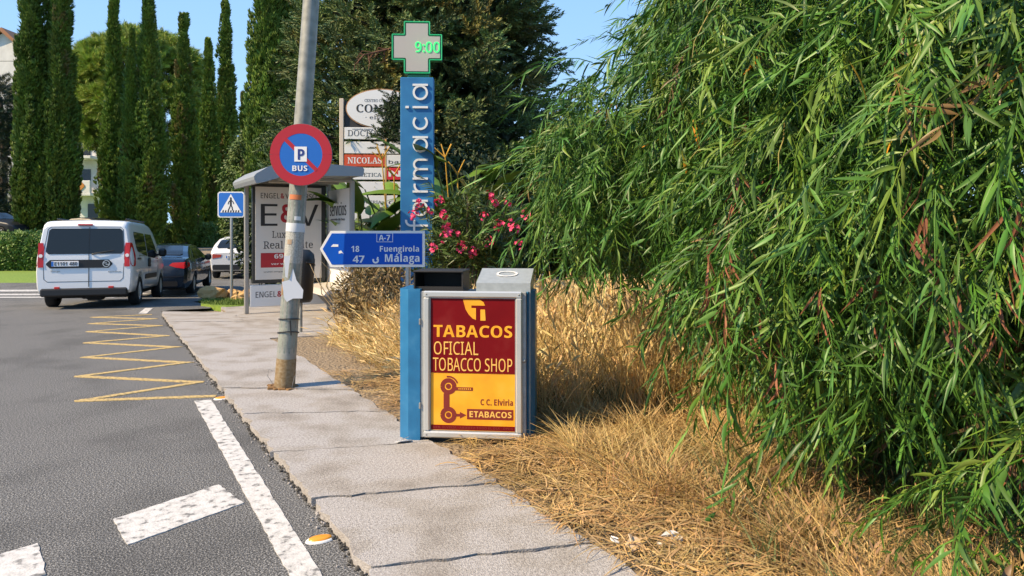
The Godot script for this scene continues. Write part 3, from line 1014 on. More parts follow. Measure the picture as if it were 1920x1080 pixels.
# ---------------------------------------------------------------- bus shelter
func bus_shelter() -> void:
	# local x across (away from the road), local -z along the road; origin at the far left post
	var yaw := deg_to_rad(29.1)
	var t := thing("bus_shelter", "steel bus shelter with grey roof and white advert panels", "bus shelter", Vector3(-5.05, 0.045, -14.2), yaw)
	var st := mb()
	var frame := mk(lin(0.36, 0.34, 0.31), 0.4, 0.4)
	var dark := mk(lin(0.03, 0.031, 0.03), 0.5)
	for p in [[0.0, 0.0], [1.58, 1.55], [1.58, 0.0]]:
		st = mb()
		box(st, Vector3(p[0], 1.25, p[1]), Vector3(0.08, 2.5, 0.08), 0.012)
		obj("post", st, frame, t)
	st = mb()
	prism(st, V2([-0.20, 2.44, -0.17, 2.38, -0.05, 2.40, 0.3, 2.52, 1.64, 2.555, 1.67, 2.58, 1.68, 2.68, 1.65, 2.715, 0.9, 2.755, 0.25, 2.73, 0.02, 2.66, -0.17, 2.54, -0.21, 2.49]), -0.25, 1.95)
	obj("roof", st, mk(lin(0.3, 0.32, 0.34), 0.45, 0.3), t)
	for z: float in [-0.02, 0.8, 1.6]:
		st = mb()
		box(st, Vector3(0.9, 2.485, z), Vector3(1.3, 0.06, 0.05), 0.01)
		obj("roof_beam", st, frame, t)
	st = mb()
	box(st, Vector3(1.58, 2.53, 0.78), Vector3(0.06, 0.06, 1.45), 0.01)
	obj("roof_beam", st, frame, t)
	# end advert panel, facing back along the road
	st = mb()
	box(st, Vector3(0.80, 1.52, 0.0), Vector3(1.40, 1.90, 0.12), 0.01)
	var ad := obj("advert_frame", st, dark, t)
	st = mb()
	box(st, Vector3(0.78, 1.53, 0.063), Vector3(1.26, 1.78, 0.012), 0.002)
	var poster := obj("advert_poster", st, mk(lin(0.66, 0.62, 0.57), 0.5), ad)
	st = mb()
	box(st, Vector3(0.78, 0.33, 0.0), Vector3(1.44, 0.42, 0.1), 0.01)
	var foot := obj("base_panel", st, M.white, t)
	var z := 0.0695
	var red := mk(lin(0.4, 0.015, 0.025), 0.5)
	word("ENGEL", poster, Vector3(0.25, 2.2, z), 0.35, 0.1, M.ink, false)
	word("&", poster, Vector3(0.62, 2.2, z), 0.07, 0.1, red, true)
	word("VÖLKERSO", poster, Vector3(0.71, 2.2, z), 0.60, 0.12, M.ink, false)
	word("E", poster, Vector3(0.25, 1.67, z), 0.31, 0.42, M.ink, false)
	word("&", poster, Vector3(0.62, 1.73, z), 0.3, 0.36, red, true)
	word("V", poster, Vector3(0.95, 1.67, z), 0.40, 0.42, M.ink, false)
	word("Luxury", poster, Vector3(0.46, 1.40, z), 0.5, 0.17, M.ink, false, "Droid Serif")
	word("Real Estate", poster, Vector3(0.30, 1.23, z), 0.94, 0.15, M.ink, false, "Droid Serif")
	st = mb()
	box(st, Vector3(0.74, 1.01, z), Vector3(0.98, 0.28, 0.004))
	var band := obj("advert_band", st, red, poster)
	word("691", band, Vector3(0.50, 1.04, z + 0.003), 0.24, 0.09, M.white, true)
	word("ver web", band, Vector3(0.44, 0.92, z + 0.003), 0.36, 0.04, M.white, true)
	word("www.engelvo", poster, Vector3(0.30, 0.77, z), 0.46, 0.03, M.ink, false)
	word("ENGEL", foot, Vector3(0.16, 0.3, 0.051), 0.38, 0.11, M.ink, false)
	word("&", foot, Vector3(0.56, 0.3, 0.051), 0.1, 0.11, red, true)
	word("VÖLKERS", foot, Vector3(0.68, 0.3, 0.051), 0.56, 0.13, M.ink, false)
	# back wall along the verge
	st = mb()
	box(st, Vector3(1.58, 1.42, 0.775), Vector3(0.05, 1.9, 1.44), 0.006)
	var wall := obj("back_panel", st, M.white, t)
	var turn := Basis(Vector3.UP, -PI / 2)   # lettering faces the road
	word("servicios", wall, Vector3(1.552, 1.86, 0.18), 1.1, 0.26, M.ink, false, "Droid Sans", "lettering", 0.004, turn)
	word("parada de bus", wall, Vector3(1.552, 1.76, 0.25), 0.95, 0.06, M.ink, false, "Droid Sans", "lettering", 0.004, turn)
	# bench
	st = mb()
	prism(st, V2([1.55, 0.50, 1.55, 0.56, 1.08, 0.52, 1.0, 0.43, 1.06, 0.42, 1.14, 0.47]), 0.15, 1.75)
	obj("bench_seat", st, mk(lin(0.5, 0.46, 0.4), 0.5), t)
	for bz: float in [0.35, 1.66]:
		st = mb()
		prism(st, V2([1.55, 0.48, 1.15, 0.44, 1.32, 0.25, 1.55, 0.02]), bz - 0.025, bz + 0.025)
		obj("bench_bracket", st, frame, t)

# ---------------------------------------------------------------- pharmacy totem
func glyph(st: SurfaceTool, ch: String, x: float, s: float, xf: Transform3D) -> float:   # thin round letters, x-height s; returns the advance
	var r := s * 0.5
	var w := s * 0.135
	var c := Vector2(x + r, r)
	var z0 := 0.0
	var z1 := 0.03
	match ch:
		"a":
			stroke(st, arc(c, r - w * 0.5, 8, 188, 14), w, z0, z1, xf)
			stroke(st, arc(c, r - w * 0.5, 188, 368, 14), w, z0, z1, xf)
			stroke(st, PackedVector2Array([Vector2(x + s, 0), Vector2(x + s, s)]), w, z0, z1 + 0.003, xf)
			return s * 1.35
		"c":
			stroke(st, arc(c, r - w * 0.5, 45, 315, 20), w, z0, z1, xf)
			return s * 1.25
		"i":
			stroke(st, PackedVector2Array([Vector2(x + w, 0), Vector2(x + w, s)]), w, z0, z1, xf)
			stroke(st, PackedVector2Array([Vector2(x + w, s * 1.25), Vector2(x + w, s * 1.47)]), w * 1.1, z0, z1, xf)
			return s * 0.55
		"r":
			stroke(st, PackedVector2Array([Vector2(x + w, 0), Vector2(x + w, s)]), w, z0, z1, xf)
			stroke(st, arc(Vector2(x + w + r * 0.8, s * 0.45), r * 0.85, 170, 75, 10), w, z0, z1 + 0.003, xf)
			return s * 0.78
		"m":
			stroke(st, PackedVector2Array([Vector2(x + w, 0), Vector2(x + w, s)]), w, z0, z1, xf)
			for k in 2:
				var cx := x + w + s * 0.31 + k * s * 0.62
				stroke(st, arc(Vector2(cx, s * 0.6), s * 0.31, 180, 0, 12), w, z0, z1 + 0.003, xf)
				stroke(st, PackedVector2Array([Vector2(cx + s * 0.31, 0), Vector2(cx + s * 0.31, s * 0.6)]), w, z0, z1 + 0.001, xf)
			return s * 1.7
		"f":
			stroke(st, PackedVector2Array([Vector2(x + r * 0.7, 0), Vector2(x + r * 0.7, s * 1.1)]), w, z0, z1, xf)
			stroke(st, arc(Vector2(x + r * 1.35, s * 1.1), r * 0.65, 180, 80, 8), w, z0, z1 + 0.002, xf)
			stroke(st, PackedVector2Array([Vector2(x, s * 0.9), Vector2(x + s * 0.72, s * 0.9)]), w, z0, z1 + 0.004, xf)
			return s * 0.95
	return s

func totem() -> void:
	var t := thing("pharmacy_totem", "tall blue pharmacy totem topped by a green edged cross", "sign", Vector3(-1.78, 0.0, -14.0), deg_to_rad(3.0))
	var st := mb()
	box(st, Vector3(0, 2.25, -0.12), Vector3(0.62, 4.5, 0.26), 0.012)
	obj("column", st, M.totem_blue, t)
	# letters read upwards: local text x -> up, text y -> left
	var x := 0.0
	var letters := "farmacia"
	var adv := [0.9, 1.35, 0.78, 1.7, 1.35, 1.25, 0.55, 1.35]
	var s := 0.285
	var y := 1.62
	for i in letters.length():
		st = mb()
		glyph(st, letters[i], 0.0, s, Transform3D(Basis(Vector3(0, 1, 0), Vector3(-1, 0, 0), Vector3(0, 0, 1)), Vector3(0.205, y, 0.011)))
		obj("letter", st, M.white, t)
		y += adv[i] * s * 1.09
	# cross
	st = mb()
	box(st, Vector3(0.02, 4.53, -0.1), Vector3(0.4, 0.07, 0.14), 0.01)
	box(st, Vector3(0.13, 4.56, -0.1), Vector3(0.1, 0.1, 0.12))
	obj("cross_mount", st, mk(lin(0.03, 0.2, 0.1), 0.5), t)
	var cross := V2([-0.235, 4.58, 0.235, 4.58, 0.235, 4.83, 0.46, 4.83, 0.46, 5.3, 0.235, 5.3, 0.235, 5.54, -0.235, 5.54, -0.235, 5.3, -0.46, 5.3, -0.46, 4.83, -0.235, 4.83])
	st = mb()
	prism(st, cross, -0.22, 0.0)
	var body := obj("cross", st, mk(lin(0.012, 0.16, 0.07), 0.5), t)
	st = mb()
	prism(st, Geometry2D.offset_polygon(cross, -0.032)[0], 0.0, 0.012)
	obj("cross_screen", st, mk(lin(0.43, 0.395, 0.37), 0.6), body)
	st = mb()
	for i in cross.size():
		var p := cross[i]
		var q := cross[(i + 1) % cross.size()]
		tube(st, [Vector3(p.x, p.y, 0.006), Vector3(q.x, q.y, 0.006)], [0.011], 6)
	var neon := mk(lin(0.02, 0.3, 0.12), 0.4)
	neon.emission_enabled = true
	neon.emission = lin(0.01, 0.32, 0.11)
	neon.emission_energy_multiplier = 0.35
	obj("green_tube", st, neon, body)
	var led := mk(lin(0.05, 0.5, 0.12), 0.4)
	led.emission_enabled = true
	led.emission = lin(0.02, 0.85, 0.16)
	led.emission_energy_multiplier = 0.8
	word("9:00", body, Vector3(-0.035, 4.965, 0.0125), 0.46, 0.2, led, false, "Droid Sans", "clock_display", 0.01)
	var l := OmniLight3D.new()
	l.name = "clock_display_light"
	l.light_color = Color(0.2, 1.0, 0.4)
	l.light_energy = 0.012
	l.omni_range = 3.0
	l.omni_attenuation = 2.0
	l.light_size = 0.1
	l.shadow_enabled = true
	l.position = Vector3(0.2, 5.06, 0.3)
	t.add_child(l)

# ---------------------------------------------------------------- directory sign of the shopping centre
func directory_sign() -> void:
	var t := thing("directory_sign", "tall cream directory sign with oval top and rows of shop plates", "sign", Vector3(-3.2, 0.0, -18.4), deg_to_rad(4.0))
	var st := mb()
	var cream := mk(lin(0.6, 0.5, 0.4), 0.6)
	for x: float in [-0.98, 0.98]:
		st = mb()
		box(st, Vector3(x, 2.42, 0), Vector3(0.1, 4.84, 0.12), 0.01)
		obj("post", st, cream, t)
	st = mb()
	box(st, Vector3(0, 4.42, -0.02), Vector3(1.84, 0.72, 0.04))
	obj("backboard", st, M.ink, t)
	var oval := arc(Vector2(0, 0), 0.5, 0, 360, 40)
	oval.remove_at(40)
	for i in oval.size(): oval[i] = Vector2(oval[i].x * 1.76, oval[i].y * 0.98 + 4.6)
	st = mb()
	prism(st, oval, -0.02, 0.05)
	var rim := obj("oval_rim", st, mk(lin(0.4, 0.22, 0.1), 0.6), t)
	st = mb()
	prism(st, Geometry2D.offset_polygon(oval, -0.025)[0], 0.05, 0.062)
	var face := obj("oval_board", st, M.white, rim)
	word("CENTRO COMERCIAL", face, Vector3(-0.42, 4.76, 0.062), 0.84, 0.07, M.ink, false, "Droid Serif")
	word("CONNYS", face, Vector3(-0.62, 4.5, 0.062), 1.24, 0.2, M.ink, true, "Droid Serif")
	word("· elviria ·", face, Vector3(-0.4, 4.34, 0.062), 0.8, 0.09, M.ink, false, "Droid Serif")
	var rows := [4.05, 3.7, 3.38, 3.06, 2.72, 2.38, 2.04, 1.7]
	var words := ["DOCTOR", "", "NICOLAS", "ESTHETICA", "", "PELUQUERIA", "", "MODA"]
	var words2 := ["", "FAX POST", "banco", "NH", "", "CAFE", "", ""]
	for i in rows.size():
		for k in 2:
			st = mb()
			var w := 0.98 if k == 0 else 0.78
			var cx := -0.42 if k == 0 else 0.49
			box(st, Vector3(cx, rows[i] - 0.06, 0.03), Vector3(w, 0.29, 0.05), 0.006)
			var red: bool = (i == 2 and k == 0) or (i == 3 and k == 1)
			var pl_ := obj("shop_plate", st, mk(lin(0.55, 0.07, 0.02), 0.5) if i == 2 and k == 0 else (mk(lin(0.6, 0.02, 0.03), 0.5) if red else M.white), t)
			var s: String = words[i] if k == 0 else words2[i]
			if s:
				word(s, pl_, Vector3(cx - w * 0.42, rows[i] - 0.13, 0.055), w * 0.84, 0.15 if red or i < 1 else 0.09, M.white if red else M.ink, red, "Droid Serif" if k == 0 else "Droid Sans")
			if i == 0 and k == 0:
				word("consulta medica", pl_, Vector3(cx - w * 0.3, rows[i] - 0.01 + 0.035, 0.055), w * 0.5, 0.035, M.ink)
	st = mb()
	box(st, Vector3(0.09, 2.95, 0.03), Vector3(0.04, 2.6, 0.06))
	obj("divider", st, mk(lin(0.55, 0.33, 0.12), 0.6), t)

# ---------------------------------------------------------------- road signs
func direction_sign() -> void:
	var t := thing("direction_sign", "blue arrow shaped direction sign pointing left on grey post", "road sign", Vector3(-1.1, 0.0, -8.0))
	# panel: pixels of the sign measured in metres
	var st := mb()
	tube(st, [Vector3(-0.02, 0, -0.05), Vector3(-0.02, 1.66, -0.05)], [0.028], 12)
	obj("post", st, M.steel, t)
	var out := V2([-0.96, 1.46, -0.845, 1.268, 0.165, 1.268, 0.165, 1.655, -0.845, 1.655])
	st = mb()
	prism(st, out, -0.02, 0.0)
	var panel := obj("panel", st, M.reflect_white, t)
	st = mb()
	prism(st, Geometry2D.offset_polygon(out, -0.027)[0], 0.0, 0.004)
	obj("blue_field", st, M.blue_panel, panel)
	var z := 0.0045
	word("18", panel, Vector3(-0.62, 1.43, z), 0.085, 0.065, M.reflect_white, true)
	word("47", panel, Vector3(-0.605, 1.315, z), 0.125, 0.075, M.reflect_white, true)
	word("Fuengirola", panel, Vector3(-0.315, 1.412, z), 0.42, 0.085, M.reflect_white, true)
	word("Málaga", panel, Vector3(-0.26, 1.295, z), 0.37, 0.115, M.reflect_white, true)
	st = mb()
	for h in [[200.0, 340.0]]:
		stroke(st, arc(Vector2(-0.36, 1.34), 0.026, 150, 395, 14), 0.018, 0.004, 0.007)
	stroke(st, V2([-0.345, 1.345, -0.335, 1.375]), 0.016, 0.004, 0.0065)
	obj("emblem", st, M.reflect_white, panel)
	st = mb()
	for r in [rect(-0.35, 1.535, -0.175, 1.540), rect(-0.35, 1.627, -0.175, 1.632), rect(-0.35, 1.540, -0.345, 1.627), rect(-0.18, 1.540, -0.175, 1.627)]:
		prism(st, r, 0.004, 0.006)
	obj("route_frame", st, M.reflect_white, panel)
	word("A-7", panel, Vector3(-0.325, 1.552, z), 0.12, 0.06, M.reflect_white, true)
	st = mb()
	prism(st, V2([-0.84, 1.485, -0.76, 1.485, -0.76, 1.51, -0.815, 1.512]), 0.004, 0.006)
	prism(st, V2([-0.755, 1.437, -0.73, 1.445, -0.70, 1.405, -0.72, 1.42, -0.755, 1.41]), 0.004, 0.006)
	obj("arrow_remains", st, M.reflect_white, panel)

func crossing_sign() -> void:
	var t := thing("crossing_sign", "square blue pedestrian crossing sign on thin grey pole", "road sign", Vector3(-6.55, 0.0, -17.4))
	var st := mb()
	tube(st, [Vector3(0, -0.05, -0.04), Vector3(0, 2.45, -0.04)], [0.035], 12)
	obj("pole", st, M.steel, t)
	st = mb()
	prism(st, rounded(rect(-0.31, 1.915, 0.31, 2.515), 0.04), -0.02, 0.0)
	var p := obj("panel", st, M.reflect_white, t)
	st = mb()
	prism(st, rounded(rect(-0.285, 1.94, 0.285, 2.49), 0.03), 0.0, 0.004)
	obj("blue_field", st, M.sign_blue, p)
	st = mb()
	prism(st, V2([-0.25, 2.03, 0.25, 2.03, 0, 2.46]), 0.004, 0.008)
	obj("white_triangle", st, M.reflect_white, p)
	st = mb()
	prism(st, arc(Vector2(0, 2.365), 0.022, 0, 345, 12), 0.008, 0.011)
	stroke(st, V2([0, 2.345, 0.0, 2.21]), 0.045, 0.008, 0.011)
	stroke(st, V2([0, 2.33, -0.05, 2.27, -0.065, 2.22]), 0.017, 0.008, 0.0115)
	stroke(st, V2([0, 2.33, 0.05, 2.28, 0.07, 2.23]), 0.017, 0.008, 0.0117)
	stroke(st, V2([0, 2.22, -0.025, 2.15, -0.06, 2.08]), 0.024, 0.008, 0.0113)
	stroke(st, V2([0, 2.22, 0.03, 2.15, 0.04, 2.08]), 0.024, 0.008, 0.0119)
	obj("walking_figure", st, M.ink, p)
	st = mb()
	for k in 7:
		var x := -0.18 + k * 0.06
		prism(st, V2([x - 0.02, 2.035, x + 0.012, 2.035, x + 0.018, 2.085, x - 0.008, 2.085]), 0.008, 0.0105)
	obj("crossing_bars", st, M.ink, p)
	# ochre rocks at its foot
	var names := ["ochre rock left of the crossing sign pole, largest of the heap", "orange rock right of the crossing sign pole", "low ochre stone between the two larger rocks", "small tan stone in front of the orange rock"]
	var spots := [[-7.0, -17.5, 0.27], [-6.15, -17.45, 0.2], [-6.62, -17.8, 0.2], [-6.3, -17.15, 0.11]]
	for i in 4:
		st = mb()
		st.set_smooth_group(-1)
		var n := FastNoiseLite.new()
		n.seed = 30 + i
		n.frequency = 0.9
		var f := func(a: int, b: int) -> Vector3:
			var th := TAU * a / 12.0
			var ph := PI * b / 7.0
			var v := Vector3(sin(ph) * cos(th) * 1.25, cos(ph) * 0.75, sin(ph) * sin(th))
			return v * spots[i][2] * (1.0 + 0.55 * n.get_noise_3d(v.x * 1.4, v.y * 1.4, v.z * 1.4))
		for a in 12:
			for b in 7:
				quad_out(st, f.call(a, b), f.call(a + 1, b), f.call(a + 1, b + 1), f.call(a, b + 1), f.call(a, b) + f.call(a + 1, b + 1))
		var m: StandardMaterial3D = grain(mk(Color.WHITE, 0.9), 0.05, [[0.0, lin(0.2, 0.1, 0.03)], [0.5, lin(0.5, 0.3, 0.11)], [1.0, lin(0.7, 0.55, 0.35)]], 1.5, 90) if i == 0 else M.rock
		M.rock = m
		var o := obj("rock", st, m)
		o.position = Vector3(spots[i][0], gy(spots[i][0], spots[i][1]) + 0.06 + spots[i][2] * 0.45, spots[i][1])
		tag(o, names[i], "rock", "rocks at the foot of the crossing sign")

# ---------------------------------------------------------------- leaning lamp post and what hangs on it
func lamp_post() -> void:
	var t := thing("lamp_post", "leaning galvanised lamp post with stickers and tape at pavement", "lamp post", Vector3(-2.34, 0.05, -7.68))
	t.rotation.z = -0.066
	t.rotation.x = -0.01
	var r := func(y: float) -> float: return lerpf(0.098, 0.066, y / 8.0)
	var st := mb()
	var pts := []
	var rr := []
	for i in 17:
		pts.append(Vector3(0, i * 0.5, 0)); rr.append(r.call(i * 0.5))
	tube(st, pts, rr, 24)
	obj("pole", st, M.galv, t)
	st = mb()
	tube(st, [Vector3(0, -0.02, 0), Vector3(0, 0.09, 0), Vector3(0, 0.3, 0)], [0.106, 0.1025, 0.0992], 24, false)
	obj("rusty_foot", st, grain(mk(Color.WHITE, 0.9), 0.02, [[0.0, lin(0.14, 0.085, 0.035)], [0.5, lin(0.24, 0.17, 0.09)], [1.0, lin(0.3, 0.27, 0.2)]], 2.0, 92), t)
	st = mb()
	for i in 26:
		var a := TAU * i / 26.0
		box(st, Vector3(cos(a) * rng.randf_range(0.1, 0.17), 0.0, sin(a) * rng.randf_range(0.1, 0.15)), Vector3(0.07, 0.03, 0.05) * rng.randf_range(0.5, 1.1), 0.008, Basis(Vector3.UP, rng.randf() * 6.0))
	obj("earth_collar", st, grain(mk(Color.WHITE, 0.95), 0.05, [[0.0, lin(0.12, 0.06, 0.02)], [1.0, lin(0.3, 0.18, 0.08)]], 3.0, 93), t)
	# paint coat, tape bands and stickers: bent plates a little proud of the pole
	var band := func(called: String, y0: float, y1: float, a0: float, a1: float, m: Material, off: float) -> void:
		var s := mb()
		s.set_smooth_group(0)
		for k in 12:
			var f0 := deg_to_rad(lerpf(a0, a1, k / 12.0))
			var f1 := deg_to_rad(lerpf(a0, a1, (k + 1) / 12.0))
			for j in 2:
				var ya := lerpf(y0, y1, j / 2.0)
				var yb := lerpf(y0, y1, (j + 1) / 2.0)
				var ra: float = r.call(ya) + off
				var rb: float = r.call(yb) + off
				quad_out(s, Vector3(sin(f0) * ra, ya, cos(f0) * ra), Vector3(sin(f1) * ra, ya, cos(f1) * ra), Vector3(sin(f1) * rb, yb, cos(f1) * rb), Vector3(sin(f0) * rb, yb, cos(f0) * rb), Vector3(sin(f0), 0, cos(f0)))
		obj(called, s, m, t)
	var green := grain(mk(Color.WHITE, 0.7), 0.02, [[0.0, lin(0.12, 0.15, 0.13)], [0.5, lin(0.2, 0.235, 0.21)], [1.0, lin(0.34, 0.36, 0.33)]], 2.5, 94)
	var pale := grain(mk(Color.WHITE, 0.7), 0.03, [[0.0, lin(0.2, 0.22, 0.2)], [0.4, lin(0.34, 0.34, 0.31)], [1.0, lin(0.55, 0.54, 0.5)]], 3.0, 95)
	band.call("paint_coat", 0.36, 2.08, -180, 180, green, 0.001)
	band.call("tape_band", 1.28, 1.62, -180, 180, pale, 0.003)
	band.call("tape_band", 1.60, 1.69, -120, 100, mk(lin(0.6, 0.62, 0.64), 0.6), 0.005)
	band.call("sticker", 1.93, 1.98, -40, 40, mk(lin(0.55, 0.17, 0.06), 0.6), 0.004)
	band.call("sticker", 2.08, 2.13, 0, 30, M.white, 0.004)
	band.call("sticker", 1.72, 1.76, 5, 45, M.white, 0.004)
	band.call("sticker", 1.47, 1.52, -30, 0, mk(lin(0.35, 0.25, 0.16), 0.6), 0.0045)
	band.call("rust_patch", 0.95, 1.12, -70, -40, mk(lin(0.26, 0.16, 0.08), 0.9), 0.0025)
	band.call("tape_band", 0.42, 0.62, -180, 180, grain(mk(Color.WHITE, 0.7), 0.03, [[0.0, lin(0.2, 0.22, 0.19)], [1.0, lin(0.3, 0.32, 0.28)]], 3.0, 96), 0.0025)
	st = mb()
	for w in [[0.70, 0.03], [0.56, 0.05]]:
		var p := []
		for k in 25:
			var a := TAU * k / 24.0
			p.append(Vector3(cos(a) * 0.106, w[0] + sin(a * 1.0 + 0.5) * w[1] * 0.5, sin(a) * 0.106))
		tube(st, p, [0.006], 6, false)
	tube(st, [Vector3(0.04, 0.7, 0.1), Vector3(0.05, 0.63, 0.104), Vector3(0.06, 0.55, 0.1)], [0.006], 6)
	obj("cable_tie", st, M.black, t)
	st = mb()
	tube(st, [Vector3(-0.1, 0.03, 0.06), Vector3(-0.16, 0.12, 0.07), Vector3(-0.15, 0.19, 0.07), Vector3(-0.11, 0.17, 0.07)], [0.003], 5)
	tube(st, [Vector3(0.1, 0.02, 0.08), Vector3(0.12, 0.14, 0.09)], [0.003], 5)
	obj("loose_wire", st, M.steel_dull, t)

	# no parking sign
	var s := thing("no_parking_sign", "round red and blue no parking sign for buses", "road sign", Vector3(-2.125, 2.425, -7.52), deg_to_rad(2.0))
	st = mb()
	var disc := arc(Vector2.ZERO, 0.312, 0, 352.8, 49)
	prism(st, disc, -0.012, 0.0)
	obj("back_plate", st, M.steel_dull, s)
	st = mb()
	for h in 2:
		stroke(st, arc(Vector2.ZERO, 0.262, 180 * h, 180 + 180 * h, 36), 0.096, 0.0, 0.005)
	obj("red_ring", st, M.sign_red, s)
	st = mb()
	prism(st, arc(Vector2.ZERO, 0.216, 0, 352.8, 49), 0.0, 0.003)
	obj("blue_field", st, mk(lin(0.012, 0.13, 0.5), 0.4), s)
	st = mb()
	var a := deg_to_rad(135.0)
	stroke(st, PackedVector2Array([Vector2(cos(a), sin(a)) * 0.224, Vector2(-cos(a), -sin(a)) * 0.224]), 0.04, 0.003, 0.0065)
	obj("red_bar", st, M.sign_red, s)
	st = mb()
	prism(st, rect(-0.065, -0.07, 0.06, 0.08), 0.0066, 0.0085)
	obj("p_board", st, M.reflect_white, s)
	word("P", s, Vector3(-0.03, -0.05, 0.0086), 0.065, 0.105, mk(lin(0.01, 0.03, 0.2), 0.5), true)
	word("BUS", s, Vector3(-0.085, -0.165, 0.0067), 0.15, 0.055, M.reflect_white, true)
	st = mb()
	box(st, Vector3(0, 0.1, -0.06), Vector3(0.24, 0.04, 0.1), 0.005)
	obj("bracket", st, M.steel_dull, s)
	st = mb()
	box(st, Vector3(0, -0.12, -0.06), Vector3(0.24, 0.04, 0.1), 0.005)
	obj("bracket", st, M.steel_dull, s)

	# torn papers hanging on the post
	var paper := mk(lin(0.62, 0.65, 0.7), 0.8)
	paper.cull_mode = BaseMaterial3D.CULL_DISABLED
	var sheets := [[V2([0.0, 0.0, 0.075, 0.01, 0.06, -0.1, 0.04, -0.26, 0.015, -0.24]), Vector3(-2.31, 1.40, -7.565), "narrow torn white paper strip stuck higher on the lamp post"], [V2([0.0, 0.0, 0.08, 0.02, 0.1, 0.06, 0.13, 0.16, 0.17, 0.02, 0.25, -0.1, 0.24, -0.2, 0.13, -0.2, 0.06, -0.24, 0.03, -0.2]), Vector3(-2.335, 1.14, -7.575), "crumpled white paper flapping from the lamp post"]]
	for q in sheets:
		st = mb()
		prism(st, q[0], 0.0, 0.002, Transform3D(Basis(Vector3.UP, 0.12).scaled(Vector3(0.85, 0.85, 0.85)), Vector3.ZERO))
		var o := obj("torn_paper", st, paper)
		o.position = q[1]
		tag(o, q[2], "paper")

	# dark litter bin on its own post behind
	var b := thing("litter_bin", "black litter bin on a thin post behind the lamp post", "litter bin", Vector3(-3.29, 0.045, -11.75))
	st = mb()
	tube(st, [Vector3(-0.03, 0.0, 0.02), Vector3(-0.03, 0.7, 0.02)], [0.028], 10)
	obj("post", st, M.galv, b)
	st = mb()
	lathe(st, [Vector2(0.01, 0.46), Vector2(0.12, 0.47), Vector2(0.15, 0.52), Vector2(0.185, 1.12), Vector2(0.17, 1.22), Vector2(0.1, 1.29), Vector2(0.001, 1.3)], Transform3D(), 20)
	obj("bucket", st, M.black, b)
	st = mb()
	tube(st, [Vector3(0.185, 1.05, 0.0), Vector3(0.19, 1.08, 0.08), Vector3(0.1, 1.1, 0.17)], [0.012], 8)
	obj("rim_bar", st, M.black, b)

